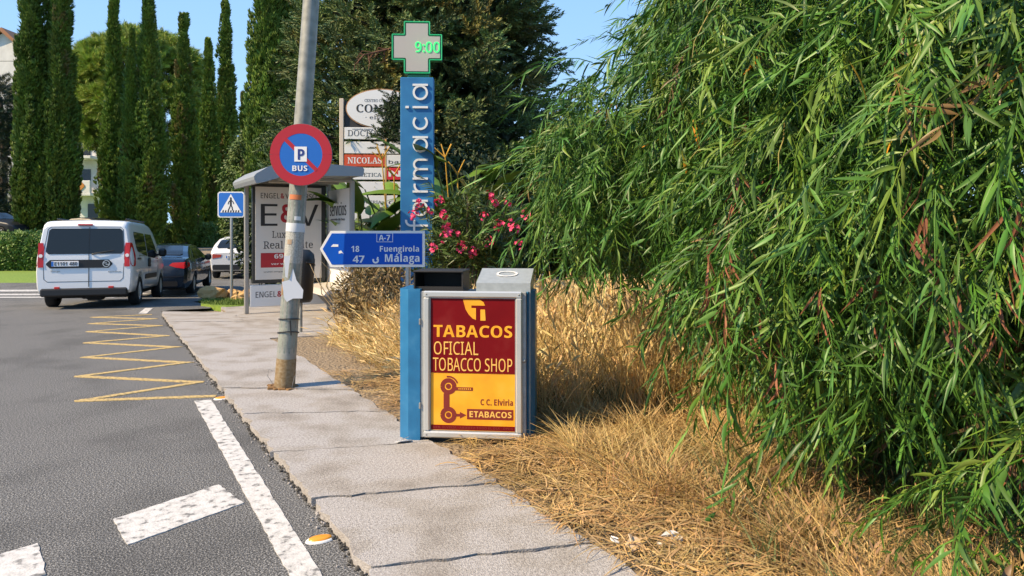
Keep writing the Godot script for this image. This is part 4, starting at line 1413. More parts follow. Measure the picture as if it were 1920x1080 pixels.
# ---------------------------------------------------------------- advert kiosk
func kiosk() -> void:
	var t := thing("advert_kiosk", "blue and grey street advert kiosk with tobacco shop poster", "advert kiosk", Vector3(-0.33, 0.015, -5.75), deg_to_rad(-6.0))
	var grey := grain(mk(Color.WHITE, 0.5, 0.2), 0.02, [[0.0, lin(0.24, 0.25, 0.25)], [0.5, lin(0.31, 0.32, 0.32)], [1.0, lin(0.38, 0.39, 0.39)]], 1.2, 97)
	# plan is drawn in (x, -z) and stood up
	var stand := func(poly: PackedVector2Array, y0: float, y1: float, called: String, m: Material) -> MeshInstance3D:
		var s := mb()
		prism(s, poly, y0, y1, Transform3D(Basis(Vector3(1, 0, 0), Vector3(0, 0, -1), Vector3(0, 1, 0)), Vector3.ZERO))
		return obj(called, s, m, t)
	stand.call(V2([-0.42, 0.03, 0.47, 0.03, 0.47, 0.42, -0.42, 0.42]), 0.06, 1.17, "cabinet", grey)
	var left := V2([-0.56, 0.065, -0.475, -0.015, -0.382, -0.015, -0.382, 0.38, -0.47, 0.46, -0.56, 0.4])
	var lp: MeshInstance3D = stand.call(left, -0.04, 1.2, "side_post", M.kiosk_blue)
	var right := V2([0.44, 0.025, 0.452, 0.005, 0.5, 0.11, 0.5, 0.3, 0.44, 0.36])
	stand.call(right, -0.02, 1.185, "side_post", M.kiosk_blue)
	# marks on the left post
	var st := mb()
	var side := Transform3D(Basis(Vector3(0.6, 0, 0.8), Vector3(0, 1, 0), Vector3(-0.8, 0, 0.6)), Vector3(-0.51, 0, -0.0375) )
	prism(st, rect(0.0, 0.78, 0.02, 0.9), 0.004, 0.006, side)
	prism(st, rect(-0.02, 0.82, 0.0, 0.86), 0.004, 0.006, side)
	prism(st, rect(0.0, 0.66, 0.025, 0.675), 0.004, 0.006, side)
	prism(st, rect(-0.03, 0.93, 0.02, 0.99), 0.004, 0.006, side)
	obj("white_scratch", st, mk(lin(0.5, 0.62, 0.72), 0.6), lp)
	st = mb()
	prism(st, rounded(rect(-0.02, 0.44, 0.03, 0.55), 0.01), 0.004, 0.008, side)
	obj("lock_plate", st, M.steel_dull, lp)
	# door
	st = mb()
	box(st, Vector3(0.03, 0.62, -0.012), Vector3(0.824, 1.13, 0.04), 0.004)
	var door := obj("door", st, grey, t)
	st = mb()
	for e in [[0.03, 1.165, 0.765, 0.05], [0.03, 0.085, 0.765, 0.05]]:
		box(st, Vector3(e[0], e[1], 0.02), Vector3(e[2], e[3], 0.03), 0.01)
	for x in [-0.328, 0.388]:
		box(st, Vector3(x, 0.625, 0.02), Vector3(0.05, 1.03, 0.03), 0.01)
	obj("poster_frame", st, M.alu, door)
	st = mb()
	for e in [[0.03, 1.137, 0.67, 0.008], [0.03, 0.113, 0.67, 0.008]]:
		box(st, Vector3(e[0], e[1], 0.014), Vector3(e[2], e[3], 0.016))
	for x in [-0.301, 0.361]:
		box(st, Vector3(x, 0.625, 0.014), Vector3(0.008, 1.016, 0.016))
	obj("frame_lip", st, M.steel_dull, door)
	st = mb()
	box(st, Vector3(0.03, 0.625, 0.008), Vector3(0.654, 1.016, 0.008))
	var poster := obj("poster", st, M.poster_yellow, door)
	st = mb()
	box(st, Vector3(0.03, 0.846, 0.0125), Vector3(0.654, 0.574, 0.005))
	obj("red_field", st, M.poster_red, poster)
	var z := 0.0152
	word("TABACOS", poster, Vector3(-0.275, 0.835, z), 0.61, 0.092, M.poster_yellow, true, "Droid Sans", "lettering", 0.0015)
	word("OFICIAL", poster, Vector3(-0.272, 0.70, z), 0.345, 0.1, M.poster_pale, false, "Droid Sans", "lettering", 0.0015)
	word("TOBACCO SHOP", poster, Vector3(-0.28, 0.575, z), 0.615, 0.1, M.poster_pale, false, "Droid Sans", "lettering", 0.0015)
	st = mb()
	prism(st, V2([-0.045, 1.125, 0.085, 1.125, 0.115, 1.105, 0.125, 1.08, 0.02, 1.08, 0.02, 1.06, 0.055, 1.06, 0.055, 0.97, 0.03, 0.98, -0.0, 1.01, -0.025, 1.05]), z, z + 0.0015)
	prism(st, V2([0.09, 0.965, 0.13, 0.965, 0.125, 1.05, 0.09, 1.05]), z, z + 0.0015)
	obj("leaf_emblem", st, M.poster_yellow, poster)
	# pictogram
	st = mb()
	var zb := 0.0122
	for cy in [[-0.16, 0.455], [-0.16, 0.235]]:
		var c := Vector2(cy[0], cy[1])
		for h in 2: stroke(st, arc(c, 0.046, 180 * h, 180 + 180 * h, 12), 0.034, zb, zb + 0.0015)
		prism(st, arc(c, 0.02, 0, 340, 14), zb, zb + 0.0015)
	stroke(st, V2([-0.175, 0.40, -0.175, 0.29]), 0.045, zb, zb + 0.002)
	stroke(st, V2([-0.1, 0.235, -0.07, 0.235]), 0.02, zb, zb + 0.0015)
	prism(st, V2([-0.07, 0.21, -0.07, 0.26, -0.02, 0.236]), zb, zb + 0.0015)
	stroke(st, arc(Vector2(-0.16, 0.455), 0.075, 20, 100, 10), 0.012, zb, zb + 0.0015)
	prism(st, rect(-0.11, 0.425, 0.03, 0.45), zb, zb + 0.0022)
	obj("route_pictogram", st, M.poster_brown, poster)
	st = mb()
	for k in 7: prism(st, rect(-0.08 + k * 0.015, 0.432, -0.073 + k * 0.015, 0.443), zb + 0.0022, zb + 0.0032)
	obj("pictogram_dots", st, M.poster_yellow, poster)
	word("C C. Elviria", poster, Vector3(0.09, 0.315, zb), 0.25, 0.05, M.poster_brown, true, "Droid Sans", "lettering", 0.0015)
	st = mb()
	prism(st, rect(-0.015, 0.205, 0.343, 0.285), zb, zb + 0.0012)
	obj("brown_field", st, M.poster_brown, poster)
	word("ETABACOS", poster, Vector3(0.005, 0.222, zb + 0.0013), 0.325, 0.046, M.poster_pale, true, "Droid Sans", "lettering", 0.0015)
	st = mb()
	prism(st, rect(-0.296, 0.121, 0.356, 0.157), zb, zb + 0.0012)
	obj("red_strip", st, M.poster_red, poster)
	word("URB. ELVIRIA · ABIERTO TODO EL DIA · OPEN", poster, Vector3(-0.28, 0.13, zb + 0.0013), 0.62, 0.018, M.poster_brown, true, "Droid Sans", "lettering", 0.001)
	for cx: float in [-0.328, 0.388]:
		for cy: float in [0.085, 1.165]:
			st = mb()
			lathe(st, [Vector2(0.007, 0.0), Vector2(0.006, 0.003), Vector2(0.001, 0.004)], Transform3D(Basis(Vector3(1, 0, 0), Vector3(0, 0, 1), Vector3(0, -1, 0)), Vector3(cx, cy, 0.035)), 10)
			obj("screw", st, M.steel_dull, door)
	st = mb()
	lathe(st, [Vector2(0.014, 0.0), Vector2(0.014, 0.012), Vector2(0.001, 0.014)], Transform3D(Basis(Vector3(1, 0, 0), Vector3(0, 0, 1), Vector3(0, -1, 0)), Vector3(0.427, 0.66, 0.008)), 12)
	obj("lock", st, M.steel_dull, door)
	for y in [0.95, 0.3]:
		st = mb()
		box(st, Vector3(-0.383, y, 0.012), Vector3(0.014, 0.05, 0.02), 0.004)
		obj("hinge", st, M.steel_dull, door)
	# hoods on the top: an open black one and a grey sloping one
	st = mb()
	box(st, Vector3(-0.25, 1.335, -0.2), Vector3(0.4, 0.012, 0.34), 0.003)
	box(st, Vector3(-0.25, 1.25, -0.365), Vector3(0.38, 0.16, 0.01))
	for x in [-0.44, -0.06]: box(st, Vector3(x, 1.25, -0.2), Vector3(0.012, 0.158, 0.32))
	box(st, Vector3(-0.25, 1.195, -0.06), Vector3(0.366, 0.045, 0.01))
	obj("black_hood", st, mk(lin(0.016, 0.014, 0.013), 0.6), t)
	st = mb()
	prism(st, V2([0.03, 1.17, 0.03, 1.25, 0.36, 1.345, 0.38, 1.345, 0.38, 1.17]), 0.05, 0.47, Transform3D(Basis(Vector3(0, 0, -1), Vector3(0, 1, 0), Vector3(1, 0, 0)), Vector3.ZERO))
	var hood := obj("grey_hood", st, grain(mk(Color.WHITE, 0.45, 0.3), 0.03, [[0.0, lin(0.34, 0.37, 0.38)], [1.0, lin(0.44, 0.47, 0.48)]], 1.0, 98), t)
	st = mb()
	for h in 2: stroke(st, arc(Vector2.ZERO, 0.055, 180 * h, 180 + 180 * h, 12), 0.012, 0.0, 0.002, Transform3D(Basis(Vector3(1.4, 0, 0), Vector3(0, 0.28, -0.96), Vector3(0, 0.96, 0.28)), Vector3(0.27, 1.31, -0.22)))
	obj("hood_emblem", st, M.white, hood)
	st = mb()
	box(st, Vector3(0.03, 0.02, -0.14), Vector3(0.7, 0.1, 0.2))
	obj("plinth", st, M.ink, t)

func litter() -> void:
	var white := mk(lin(0.75, 0.73, 0.7), 0.8)
	var bits := [[0.82, -3.87, 0.09, "larger flat white paper scrap on the dry grass"], [0.62, -3.82, 0.07, "white and tan paper scrap nearer the pavement edge"], [0.53, -3.86, 0.035, "tiny white paper scrap beside the pavement edge"], [0.2, -5.75, 0.05, "white rubbish scrap beside the kiosk base"], [-0.83, -5.72, 0.08, "white paint splash chip at the kiosk blue post foot"]]
	for i in bits.size():
		var b: Array = bits[i]
		var st := mb()
		var p := PackedVector2Array()
		for k in 9:
			var a := TAU * k / 9.0
			p.append(Vector2(cos(a) * b[2] * rng.randf_range(0.75, 1.1), sin(a) * b[2] * 0.55 * rng.randf_range(0.7, 1.1)))
		prism(st, p, 0.0, 0.006, Transform3D(Basis(Vector3(1, 0.1, 0), Vector3(0, 0.25, -1).normalized(), Vector3(0, 1, 0.25).normalized()), Vector3.ZERO))
		prism(st, PackedVector2Array([p[0], p[1], p[2], p[3]]), 0.0, 0.005, Transform3D(Basis.from_euler(Vector3(-1.0, 0.3, 0.2)), Vector3(0.0, 0.01, 0.01)))
		var o := obj("paper_scrap", st, white if i != 1 else mk(lin(0.6, 0.45, 0.3), 0.8))
		o.position = Vector3(b[0], 0.075 if i < 3 else 0.055, b[1])
		o.rotation.y = i * 0.9 + 0.3
		tag(o, b[3], "paper")

# ---------------------------------------------------------------- foliage helpers
class Cloud:   # copies of one mesh: transforms and tints
	var buf := PackedFloat32Array()
	var n := 0
	func put(b: Basis, o: Vector3, c: Color) -> void:
		buf.append_array(PackedFloat32Array([b.x.x, b.y.x, b.z.x, o.x, b.x.y, b.y.y, b.z.y, o.y, b.x.z, b.y.z, b.z.z, o.z, c.r, c.g, c.b, 1.0]))
		n += 1

func scatter(called: String, cl: Cloud, mesh: Mesh, mat: Material, parent: Node = self) -> MultiMeshInstance3D:
	var mm := MultiMesh.new()
	mm.transform_format = MultiMesh.TRANSFORM_3D
	mm.use_colors = true
	mm.mesh = mesh
	mm.instance_count = cl.n
	mm.buffer = cl.buf
	var o := MultiMeshInstance3D.new()
	o.name = numbered(called, parent)
	o.multimesh = mm
	o.material_override = mat
	parent.add_child(o, true)
	o.set_meta("kind", "stuff")
	return o

func rnd(a: float, b: float) -> float:
	return rng.randf_range(a, b)

func rdir() -> Vector3:
	return Vector3(rng.randfn(), rng.randfn(), rng.randfn()).normalized()

func axes(y: Vector3, roll: float) -> Basis:   # a basis whose y axis is the given direction
	return frame_at(y).rotated(y.normalized(), roll)

func xaxes(x: Vector3, roll := 0.0) -> Basis:   # x axis along the direction, y as upright as may be
	var d := x.normalized()
	var z := d.cross(Vector3.UP)
	if z.length() < 0.05: z = Vector3.BACK
	z = z.normalized()
	return Basis(d, z.cross(d), z).rotated(d, roll)

# a lance shaped leaf with a folded middle, bending towards `sag`
func blade(st: SurfaceTool, base: Vector3, dir: Vector3, wide: Vector3, L: float, W: float, sag: Vector3, c: Color, seg := 4, tip := Color(-1, 0, 0)) -> void:
	var w := (wide - dir * wide.dot(dir)).normalized()
	var nn := dir.cross(w).normalized()
	var last := [base, base, base]
	st.set_smooth_group(0)
	for i in range(1, seg + 1):
		var t := float(i) / seg
		var p := base + dir * L * t + sag * L * t * t
		var ww := W * 0.5 * sin(PI * pow(clampf(t * 0.94 + 0.06, 0, 1), 0.8)) if i < seg else 0.0
		var now := [p - w * ww + nn * ww * 0.35, p, p + w * ww + nn * ww * 0.35]
		var cc := c if tip.r < 0.0 else c.lerp(tip, smoothstep(0.3, 0.9, t))
		st.set_color(cc)
		if i == 1:
			tri(st, last[1], now[0], now[1]); tri(st, last[1], now[1], now[2])
		elif i == seg:
			tri(st, last[0], now[1], last[1]); tri(st, last[1], now[1], last[2])
		else:
			quad(st, last[0], now[0], now[1], last[1]); quad(st, last[1], now[1], now[2], last[2])
		last = now

func twig_mesh(sd: int, n: int, L: float, leaf_l: float, leaf_w: float, droop: float) -> ArrayMesh:   # a drooping twig along +x
	rng.seed = sd
	var st := mb()
	st.set_color(Color(1.5, 1.0, 0.55))
	var pts := []
	for i in 6:
		var t := i / 5.0
		pts.append(Vector3(L * t, -droop * L * t * t, 0.03 * sin(t * 5.0)))
	tube(st, pts, [0.004, 0.0035, 0.003, 0.0025, 0.002, 0.001], 4, false)
	for i in n:
		var t := (i + 1.0) / n
		var p := Vector3(L * t, -droop * L * t * t, 0.03 * sin(t * 5.0))
		var sgn := 1.0 if i % 2 == 0 else -1.0
		var dir := Vector3(rnd(0.15, 0.8), rnd(-1.1, 0.15), sgn * rnd(0.1, 0.7)).normalized()
		if i == n - 1: dir = Vector3(0.8, -0.5, 0.1).normalized()
		var v := rnd(0.6, 1.35)
		st.set_smooth_group(0)
		blade(st, p, dir, Vector3(rnd(-0.4, 0.4), rnd(-0.7, 0.7), rnd(-1, 1)), leaf_l * rnd(0.7, 1.15), leaf_w * rnd(0.7, 1.2), Vector3(rnd(-0.35, 0.2), rnd(-0.7, 0.05), rnd(-0.35, 0.35)), Color(v * rnd(0.85, 1.2), v, v * rnd(0.7, 1.2)))
	return done(st)

func spray_mesh(sd: int, n: int, L: float, W: float, spread: float) -> ArrayMesh:   # a little fan of fronds along +y
	rng.seed = sd
	var st := mb()
	for i in n:
		var a := TAU * rng.randf()
		var lean := rnd(0.05, spread)
		var dir := Vector3(cos(a) * lean, 1.0, sin(a) * lean).normalized()
		var v := rnd(0.7, 1.3)
		blade(st, Vector3(cos(a), 0, sin(a)) * 0.05 * L + Vector3(0, rnd(-0.25, 0.2) * L, 0), dir, rdir(), L * rnd(0.6, 1.0), W * rnd(0.7, 1.2), Vector3(cos(a), 0, sin(a)) * rnd(-0.1, 0.25), Color(v, v, v), 3)
	return done(st)

func brush_mesh(sd: int, n: int, L: float, leaf: float, W: float) -> ArrayMesh:   # a bottle brush along +y
	rng.seed = sd
	var st := mb()
	st.set_color(Color(1.2, 0.7, 0.5))
	tube(st, [Vector3.ZERO, Vector3(0, L, 0)], [0.014, 0.006], 4, false)
	for i in n:
		var t := float(i) / n
		var a := i * 2.4
		var dir := Vector3(cos(a), rnd(0.5, 1.0) + t, sin(a)).normalized()
		var v := rnd(0.7, 1.3)
		blade(st, Vector3(0, L * t, 0), dir, Vector3(-sin(a), 0.3, cos(a)), leaf * rnd(0.7, 1.1), W, Vector3(0, 0.2, 0), Color(v, v, v), 2)
	return done(st)

func clump_mesh(sd: int, n: int, size: float, leaf: float, W: float) -> ArrayMesh:   # loose leaves in a ball
	rng.seed = sd
	var st := mb()
	for i in n:
		var d := rdir()
		var v := rnd(0.65, 1.35)
		blade(st, d * size * rnd(0.2, 1.0), (d + Vector3(0, 0.5, 0) + rdir() * 0.5).normalized(), rdir(), leaf * rnd(0.7, 1.2), W * rnd(0.7, 1.2), Vector3(0, rnd(-0.3, 0.1), 0), Color(v, v, v * 0.9), 3)
	return done(st)

func tint(c: Color, amount: float) -> Color:
	var v := rnd(1.0 - amount, 1.0 + amount)
	return Color(c.r * v * rnd(0.9, 1.1), c.g * v, c.b * v * rnd(0.85, 1.15))

# ---------------------------------------------------------------- trees
var spray: ArrayMesh
var brush: ArrayMesh
var puff: ArrayMesh
var clump: ArrayMesh

func trunk(parent: Node, pts: Array, radii: Array) -> void:
	var st := mb()
	tube(st, pts, radii, 10)
	obj("trunk", st, M.bark, parent)

func cypress(label: String, x: float, d: float, base: float, top: float, r: float, sd: int, tone := 1.0, tips := 1) -> void:
	rng.seed = sd
	var H := top - base
	var t := thing("cypress_tree", label, "tree", Vector3(x, base, -d), 0.0, "tall cypress trees along the street")
	trunk(t, [Vector3(0, -0.5, 0), Vector3(0, H * 0.5, 0), Vector3(0, H * 0.93, 0)], [0.24, 0.13, 0.03])
	var cl := Cloud.new()
	var col := Color(0.13, 0.215, 0.023) * tone
	var prof := [Vector2(0.0, 0.8), Vector2(0.08, 0.96), Vector2(0.25, 1.0), Vector2(0.38, 0.86), Vector2(0.62, 0.5), Vector2(0.78, 0.28), Vector2(0.9, 0.12), Vector2(1.0, 0.02)]
	var k := minf(H, 20.0) / 14.0
	var count := int(150 * k * (0.45 + 0.55 * r))
	for i in count:
		var f := pow(rng.randf(), 0.9) * 0.95 - 0.02
		var a := rng.randf() * TAU
		var R := pl(prof, f) * r
		var len := rnd(1.6, 3.0) * (1.0 - 0.4 * f) * clampf(r + 0.2, 0.5, 1.1)
		var pr := rnd(0.17, 0.3) * clampf(r + 0.15, 0.5, 1.15) * (1.0 - 0.45 * f)
		var out := Vector3(cos(a), 0, sin(a))
		var p0 := out * maxf(R - pr * 1.4, 0.02) * 0.85 + Vector3(0, f * H + 0.35, 0)
		var f1 := minf(f + len / H, 1.0)
		var R1 := pl(prof, f1) * r
		var p1 := out * maxf(R1 + rnd(-0.3, 0.22) * r, 0.0) + Vector3(0, f1 * H + 0.1, 0)
		var ax := (p1 - p0).normalized()
		var pc := tint(col, 0.3)
		if rng.randf() < 0.05: pc = tint(Color(0.17, 0.15, 0.04), 0.2)
		var fr := frame_at(ax)
		for j in int(34 + 38 * pr / 0.25):
			var u := rng.randf()
			var b := rng.randf() * TAU
			var nrm := fr.x * cos(b) + fr.z * sin(b)
			var p := p0.lerp(p1, u) + nrm * pr * sin(PI * (0.15 + u * 0.85)) 
			cl.put(axes((ax * 1.3 + nrm * 0.4 + rdir() * 0.15), b).scaled(Vector3.ONE * rnd(0.65, 1.0)), p, tint(pc, 0.12))
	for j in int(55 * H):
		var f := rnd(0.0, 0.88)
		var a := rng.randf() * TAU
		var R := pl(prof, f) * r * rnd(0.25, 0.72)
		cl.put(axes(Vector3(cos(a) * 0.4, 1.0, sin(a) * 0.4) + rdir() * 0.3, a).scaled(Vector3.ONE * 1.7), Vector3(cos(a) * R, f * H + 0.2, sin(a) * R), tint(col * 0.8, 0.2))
	# tips
	for q in tips:
		var off := Vector3(0, 0, 0) if q == 0 else Vector3(rnd(-0.5, 0.5) * r, -rnd(0.6, 2.2), rnd(-0.3, 0.3))
		for j in 150:
			var u := rng.randf()
			var b := rng.randf() * TAU
			var n := Vector3(cos(b), 0, sin(b))
			cl.put(axes(Vector3.UP + n * 0.2 * (1.1 - u), b).scaled(Vector3.ONE * (1.0 - 0.62 * u)), Vector3(0, H - 3.4 + u * 3.3, 0) + off + n * 0.3 * pow(1.02 - u, 1.2), tint(col, 0.2))
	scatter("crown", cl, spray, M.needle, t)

func trees() -> void:
	spray = spray_mesh(101, 10, 0.27, 0.06, 0.6)
	brush = brush_mesh(102, 24, 0.46, 0.13, 0.05)
	puff = brush_mesh(103, 26, 0.3, 0.3, 0.035)
	clump = clump_mesh(104, 12, 0.22, 0.17, 0.07)
	cypress("leftmost cypress of the thick dark group above the left hedge", -25.75, 40.0, 0.5, 20.5, 0.92, 201, 0.9, 2)
	cypress("middle cypress of the thick dark group behind the white van", -24.95, 41.0, 0.5, 22.0, 1.05, 202, 0.95, 2)
	cypress("right cypress of the thick dark group left of the apartment balconies", -24.3, 40.2, 0.4, 18.0, 0.84, 203, 0.88, 2)
	cypress("slender cypress right of the apartment balconies with single sharp tip", -24.0, 45.0, 0.4, 15.6, 0.9, 204, 1.1)
	cypress("thin cypress spire in front of the round pine crown", -24.2, 47.5, 1.0, 14.2, 0.5, 205, 0.85)
	cypress("broad cypress with its foot above the dark saloon car", -20.5, 42.0, 0.3, 14.6, 1.15, 206, 1.0, 2)
	cypress("short cypress leaning on the left flank of the broad cypress", -21.25, 41.6, 0.6, 11.3, 0.62, 207, 1.05)
	cypress("cypress with lone sharp tip in the middle of the round pine", -21.1, 48.0, 0.4, 15.2, 0.98, 208, 1.0)
	cypress("twin tipped cypress with bare trunk above the grass bank", -21.15, 52.0, 0.7, 14.6, 0.85, 209, 1.05, 3)
	cypress("tallest cypress of the group left of the crossing sign", -20.7, 54.0, 0.5, 17.9, 1.05, 210, 0.95, 2)
	cypress("small far cypress at the right end of the distant row", -20.5, 57.0, 0.5, 11.8, 0.6, 211, 0.8, 3)
	cypress("huge cypress just left of the lamp post top", -10.45, 32.0, -0.3, 19.0, 1.0, 212, 1.05, 2)
	cypress("huge cypress directly behind the lamp post", -9.45, 33.0, -0.3, 20.0, 1.15, 213, 1.1, 2)
	umbrella_pine()
	conifer()

func umbrella_pine() -> void:
	rng.seed = 301
	var t := thing("umbrella_pine", "round crowned umbrella pine behind the slender cypresses", "tree", Vector3(-32.3, 1.0, -65))
	trunk(t, [Vector3(0, -1, 0), Vector3(0.3, 5, 0), Vector3(0, 11, 0)], [0.4, 0.33, 0.2])
	var cl := Cloud.new()
	for i in 120:
		var d := rdir()
		if d.y < -0.55: d.y = -d.y
		var c := Vector3(d.x * 5.0, 11.2 + d.y * (5.6 if d.y > 0 else 5.0), d.z * 5.0) * 1.0
		var rr := rnd(0.8, 1.4)
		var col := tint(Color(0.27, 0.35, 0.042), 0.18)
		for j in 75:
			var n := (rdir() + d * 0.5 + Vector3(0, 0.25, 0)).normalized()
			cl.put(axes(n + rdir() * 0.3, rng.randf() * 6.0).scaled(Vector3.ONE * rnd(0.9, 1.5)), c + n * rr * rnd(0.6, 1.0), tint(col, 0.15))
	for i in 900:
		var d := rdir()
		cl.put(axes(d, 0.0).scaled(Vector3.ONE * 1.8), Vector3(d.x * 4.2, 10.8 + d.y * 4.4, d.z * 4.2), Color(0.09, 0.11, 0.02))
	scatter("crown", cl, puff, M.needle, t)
	# a darker pine cut by the left edge of the picture
	t = thing("dark_pine", "dark pine in front of the white house at the left edge", "tree", Vector3(-34.2, 0.9, -50))
	trunk(t, [Vector3(0, -1, 0), Vector3(0.2, 5, 0), Vector3(0, 9.5, 0)], [0.3, 0.22, 0.08])
	cl = Cloud.new()
	for i in 46:
		var d := rdir()
		var c := Vector3(d.x * 1.9, 8.2 + d.y * 2.6, d.z * 1.9)
		var col := tint(Color(0.03, 0.05, 0.022), 0.25)
		for j in 34:
			var n := (rdir() + d * 0.4).normalized()
			cl.put(axes(n, rng.randf() * 6.0), c + n * rnd(0.2, 0.7), tint(col, 0.15))
	scatter("crown", cl, puff, M.needle, t)
	t = thing("dark_pine", "low dark pine foliage beside the white house, under the taller pine", "tree", Vector3(-33.3, 0.9, -48))
	trunk(t, [Vector3(0, -1, 0), Vector3(0.1, 2.5, 0), Vector3(0, 4.0, 0)], [0.2, 0.15, 0.06])
	cl = Cloud.new()
	for i in 30:
		var d := rdir()
		var c := Vector3(d.x * 1.6, 2.6 + d.y * 1.6, d.z * 1.4)
		var col := tint(Color(0.03, 0.05, 0.022), 0.25)
		for j in 30:
			var n := (rdir() + d * 0.4).normalized()
			cl.put(axes(n, rng.randf() * 6.0), c + n * rnd(0.2, 0.6), tint(col, 0.15))
	scatter("crown", cl, puff, M.needle, t)

func conifer() -> void:
	rng.seed = 302
	var t := thing("dark_conifer", "big dark bushy conifer behind the pharmacy totem and directory sign", "tree", Vector3(-2.7, -0.3, -23.5))
	trunk(t, [Vector3(0, -0.5, 0), Vector3(0.1, 6, 0), Vector3(0, 13, 0)], [0.42, 0.3, 0.08])
	var prof := [Vector2(1.5, 3.8), Vector2(3.0, 4.7), Vector2(6.0, 4.9), Vector2(8.2, 4.1), Vector2(10.5, 3.3), Vector2(12.5, 1.8), Vector2(14.0, 0.3)]
	var cl := Cloud.new()
	var st := mb()
	for i in 430:
		var y := rnd(1.4, 13.6)
		var a := rng.randf() * TAU
		var R := pl(prof, y) * (rnd(0.72, 1.08))
		var out := Vector3(cos(a), 0, sin(a))
		var p0 := Vector3(0, y - 0.5, 0)
		var p1 := out * R + Vector3(0, y + rnd(-0.7, 0.5), 0)
		if i % 3 == 0: tube(st, [p0, p0.lerp(p1, 0.5) - Vector3(0, 0.15, 0), p1], [0.06, 0.04, 0.015], 5, false)
		var col := tint(Color(0.125, 0.185, 0.055), 0.35)
		if rng.randf() < 0.14: col = Color(0.2, 0.19, 0.045)
		var side := out.cross(Vector3.UP)
		for j in 42:
			var u := pow(rng.randf(), 0.55)
			var w := (1.05 - u) * 0.9 + 0.18
			var p := p0.lerp(p1, 0.15 + 0.85 * u) + side * rnd(-w, w) + Vector3(0, rnd(-0.3, 0.35) - 0.25 * sin(u * PI), 0)
			var dir := out * rnd(0.3, 1.0) + side * rnd(-0.9, 0.9) + Vector3(0, rnd(-0.35, 0.8), 0)
			cl.put(axes(dir, rng.randf() * 6.0).scaled(Vector3.ONE * rnd(0.8, 1.25)), p, tint(col, 0.2))
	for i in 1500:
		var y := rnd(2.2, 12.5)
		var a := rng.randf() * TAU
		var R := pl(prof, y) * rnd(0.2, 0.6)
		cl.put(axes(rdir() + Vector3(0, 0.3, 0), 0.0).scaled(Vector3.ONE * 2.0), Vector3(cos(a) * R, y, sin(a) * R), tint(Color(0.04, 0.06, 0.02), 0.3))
	obj("branches", st, M.bark, t)
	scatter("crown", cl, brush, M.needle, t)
	# the branch that hangs in front of the directory sign
	cl = Cloud.new()
	st = mb()
	tube(st, [Vector3(0.2, 3.2, 0.3), Vector3(0.15, 4.9, 4.0), Vector3(0.05, 4.75, 5.8), Vector3(-0.1, 4.3, 6.2)], [0.07, 0.05, 0.03, 0.015], 6, false)
	obj("branch", st, M.bark, t)
	for j in 230:
		var u := rng.randf()
		var p := Vector3(0.1, 5.0, 5.85).lerp(Vector3(-0.1, 3.95, 6.15), u) + Vector3(rnd(-0.34, 0.3), rnd(-0.16, 0.16), rnd(-0.25, 0.25))
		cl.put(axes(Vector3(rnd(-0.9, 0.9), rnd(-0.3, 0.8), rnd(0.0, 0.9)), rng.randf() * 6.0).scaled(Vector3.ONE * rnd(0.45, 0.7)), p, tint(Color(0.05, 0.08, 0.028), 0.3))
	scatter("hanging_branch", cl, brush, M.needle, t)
	# a dead rusty branch
	st = mb()
	for k in 16:
		var s0 := rnd(0.1, 0.8)
		var m0 := Vector3(-0.3, 6.55, 4.5).lerp(Vector3(-1.2, 6.15, 5.2), s0)
		var q1 := m0 + Vector3(rnd(-0.3, 0.1), rnd(-0.25, 0.08), rnd(-0.15, 0.2))
		tube(st, [Vector3(-0.3, 6.55, 4.5).lerp(m0, 0.5), m0, q1, q1 + Vector3(rnd(-0.25, 0.15), rnd(-0.35, 0.0), rnd(-0.1, 0.1))], [0.026, 0.018, 0.011, 0.004], 5, false)
	obj("dead_branch", st, mk(lin(0.12, 0.055, 0.03), 0.9), t)

# ---------------------------------------------------------------- hedges and shrubs
func leafy_box(cl: Cloud, c: Vector3, s: Vector3, n: int, col: Color, lump := 0.15) -> void:
	var nz := FastNoiseLite.new()
	nz.frequency = 0.6
	for i in n:
		var d := Vector3(rnd(-1, 1), rnd(-1, 1), rnd(-1, 1))
		var m := maxf(absf(d.x), maxf(absf(d.y), absf(d.z)))
		var q := d / m if rng.randf() < 0.8 else d
		var p := c + q * s * 0.5
		var k := nz.get_noise_3d(p.x, p.y, p.z)
		p += d.normalized() * k * lump * 2.0 + rdir() * lump * 0.5
		cl.put(axes(d.normalized() + Vector3(0, 0.6, 0) + rdir() * 0.6, rng.randf() * 6.0).scaled(Vector3.ONE * rnd(0.7, 1.2)), p, tint(col, 0.25))

func leafy_ball(cl: Cloud, c: Vector3, r: Vector3, n: int, col: Color) -> void:
	var nz := FastNoiseLite.new()
	nz.frequency = 0.45
	nz.seed = int(absf(c.x) * 10.0)
	for i in n:
		var d := rdir()
		var k := 1.0 + 0.5 * nz.get_noise_3d(c.x + d.x * r.x, c.y + d.y * r.y, c.z + d.z * r.z)
		var p := c + d * r * k * (rnd(0.85, 1.05) if rng.randf() < 0.8 else rnd(0.4, 0.85))
		cl.put(axes(d + Vector3(0, 0.5, 0) + rdir() * 0.6, rng.randf() * 6.0).scaled(Vector3.ONE * rnd(0.75, 1.35)), p, tint(col, 0.28))

func stems(parent: Node, h: float, spread: float, n: int) -> void:
	for k in n:
		var a := TAU * k / n + 0.4
		var st := mb()
		tube(st, [Vector3(cos(a) * 0.1, -0.3, sin(a) * 0.1), Vector3(cos(a) * spread * 0.4, h * 0.5, sin(a) * spread * 0.4), Vector3(cos(a) * spread, h, sin(a) * spread)], [0.05, 0.035, 0.015], 6)
		obj("stem", st, M.bark, parent)

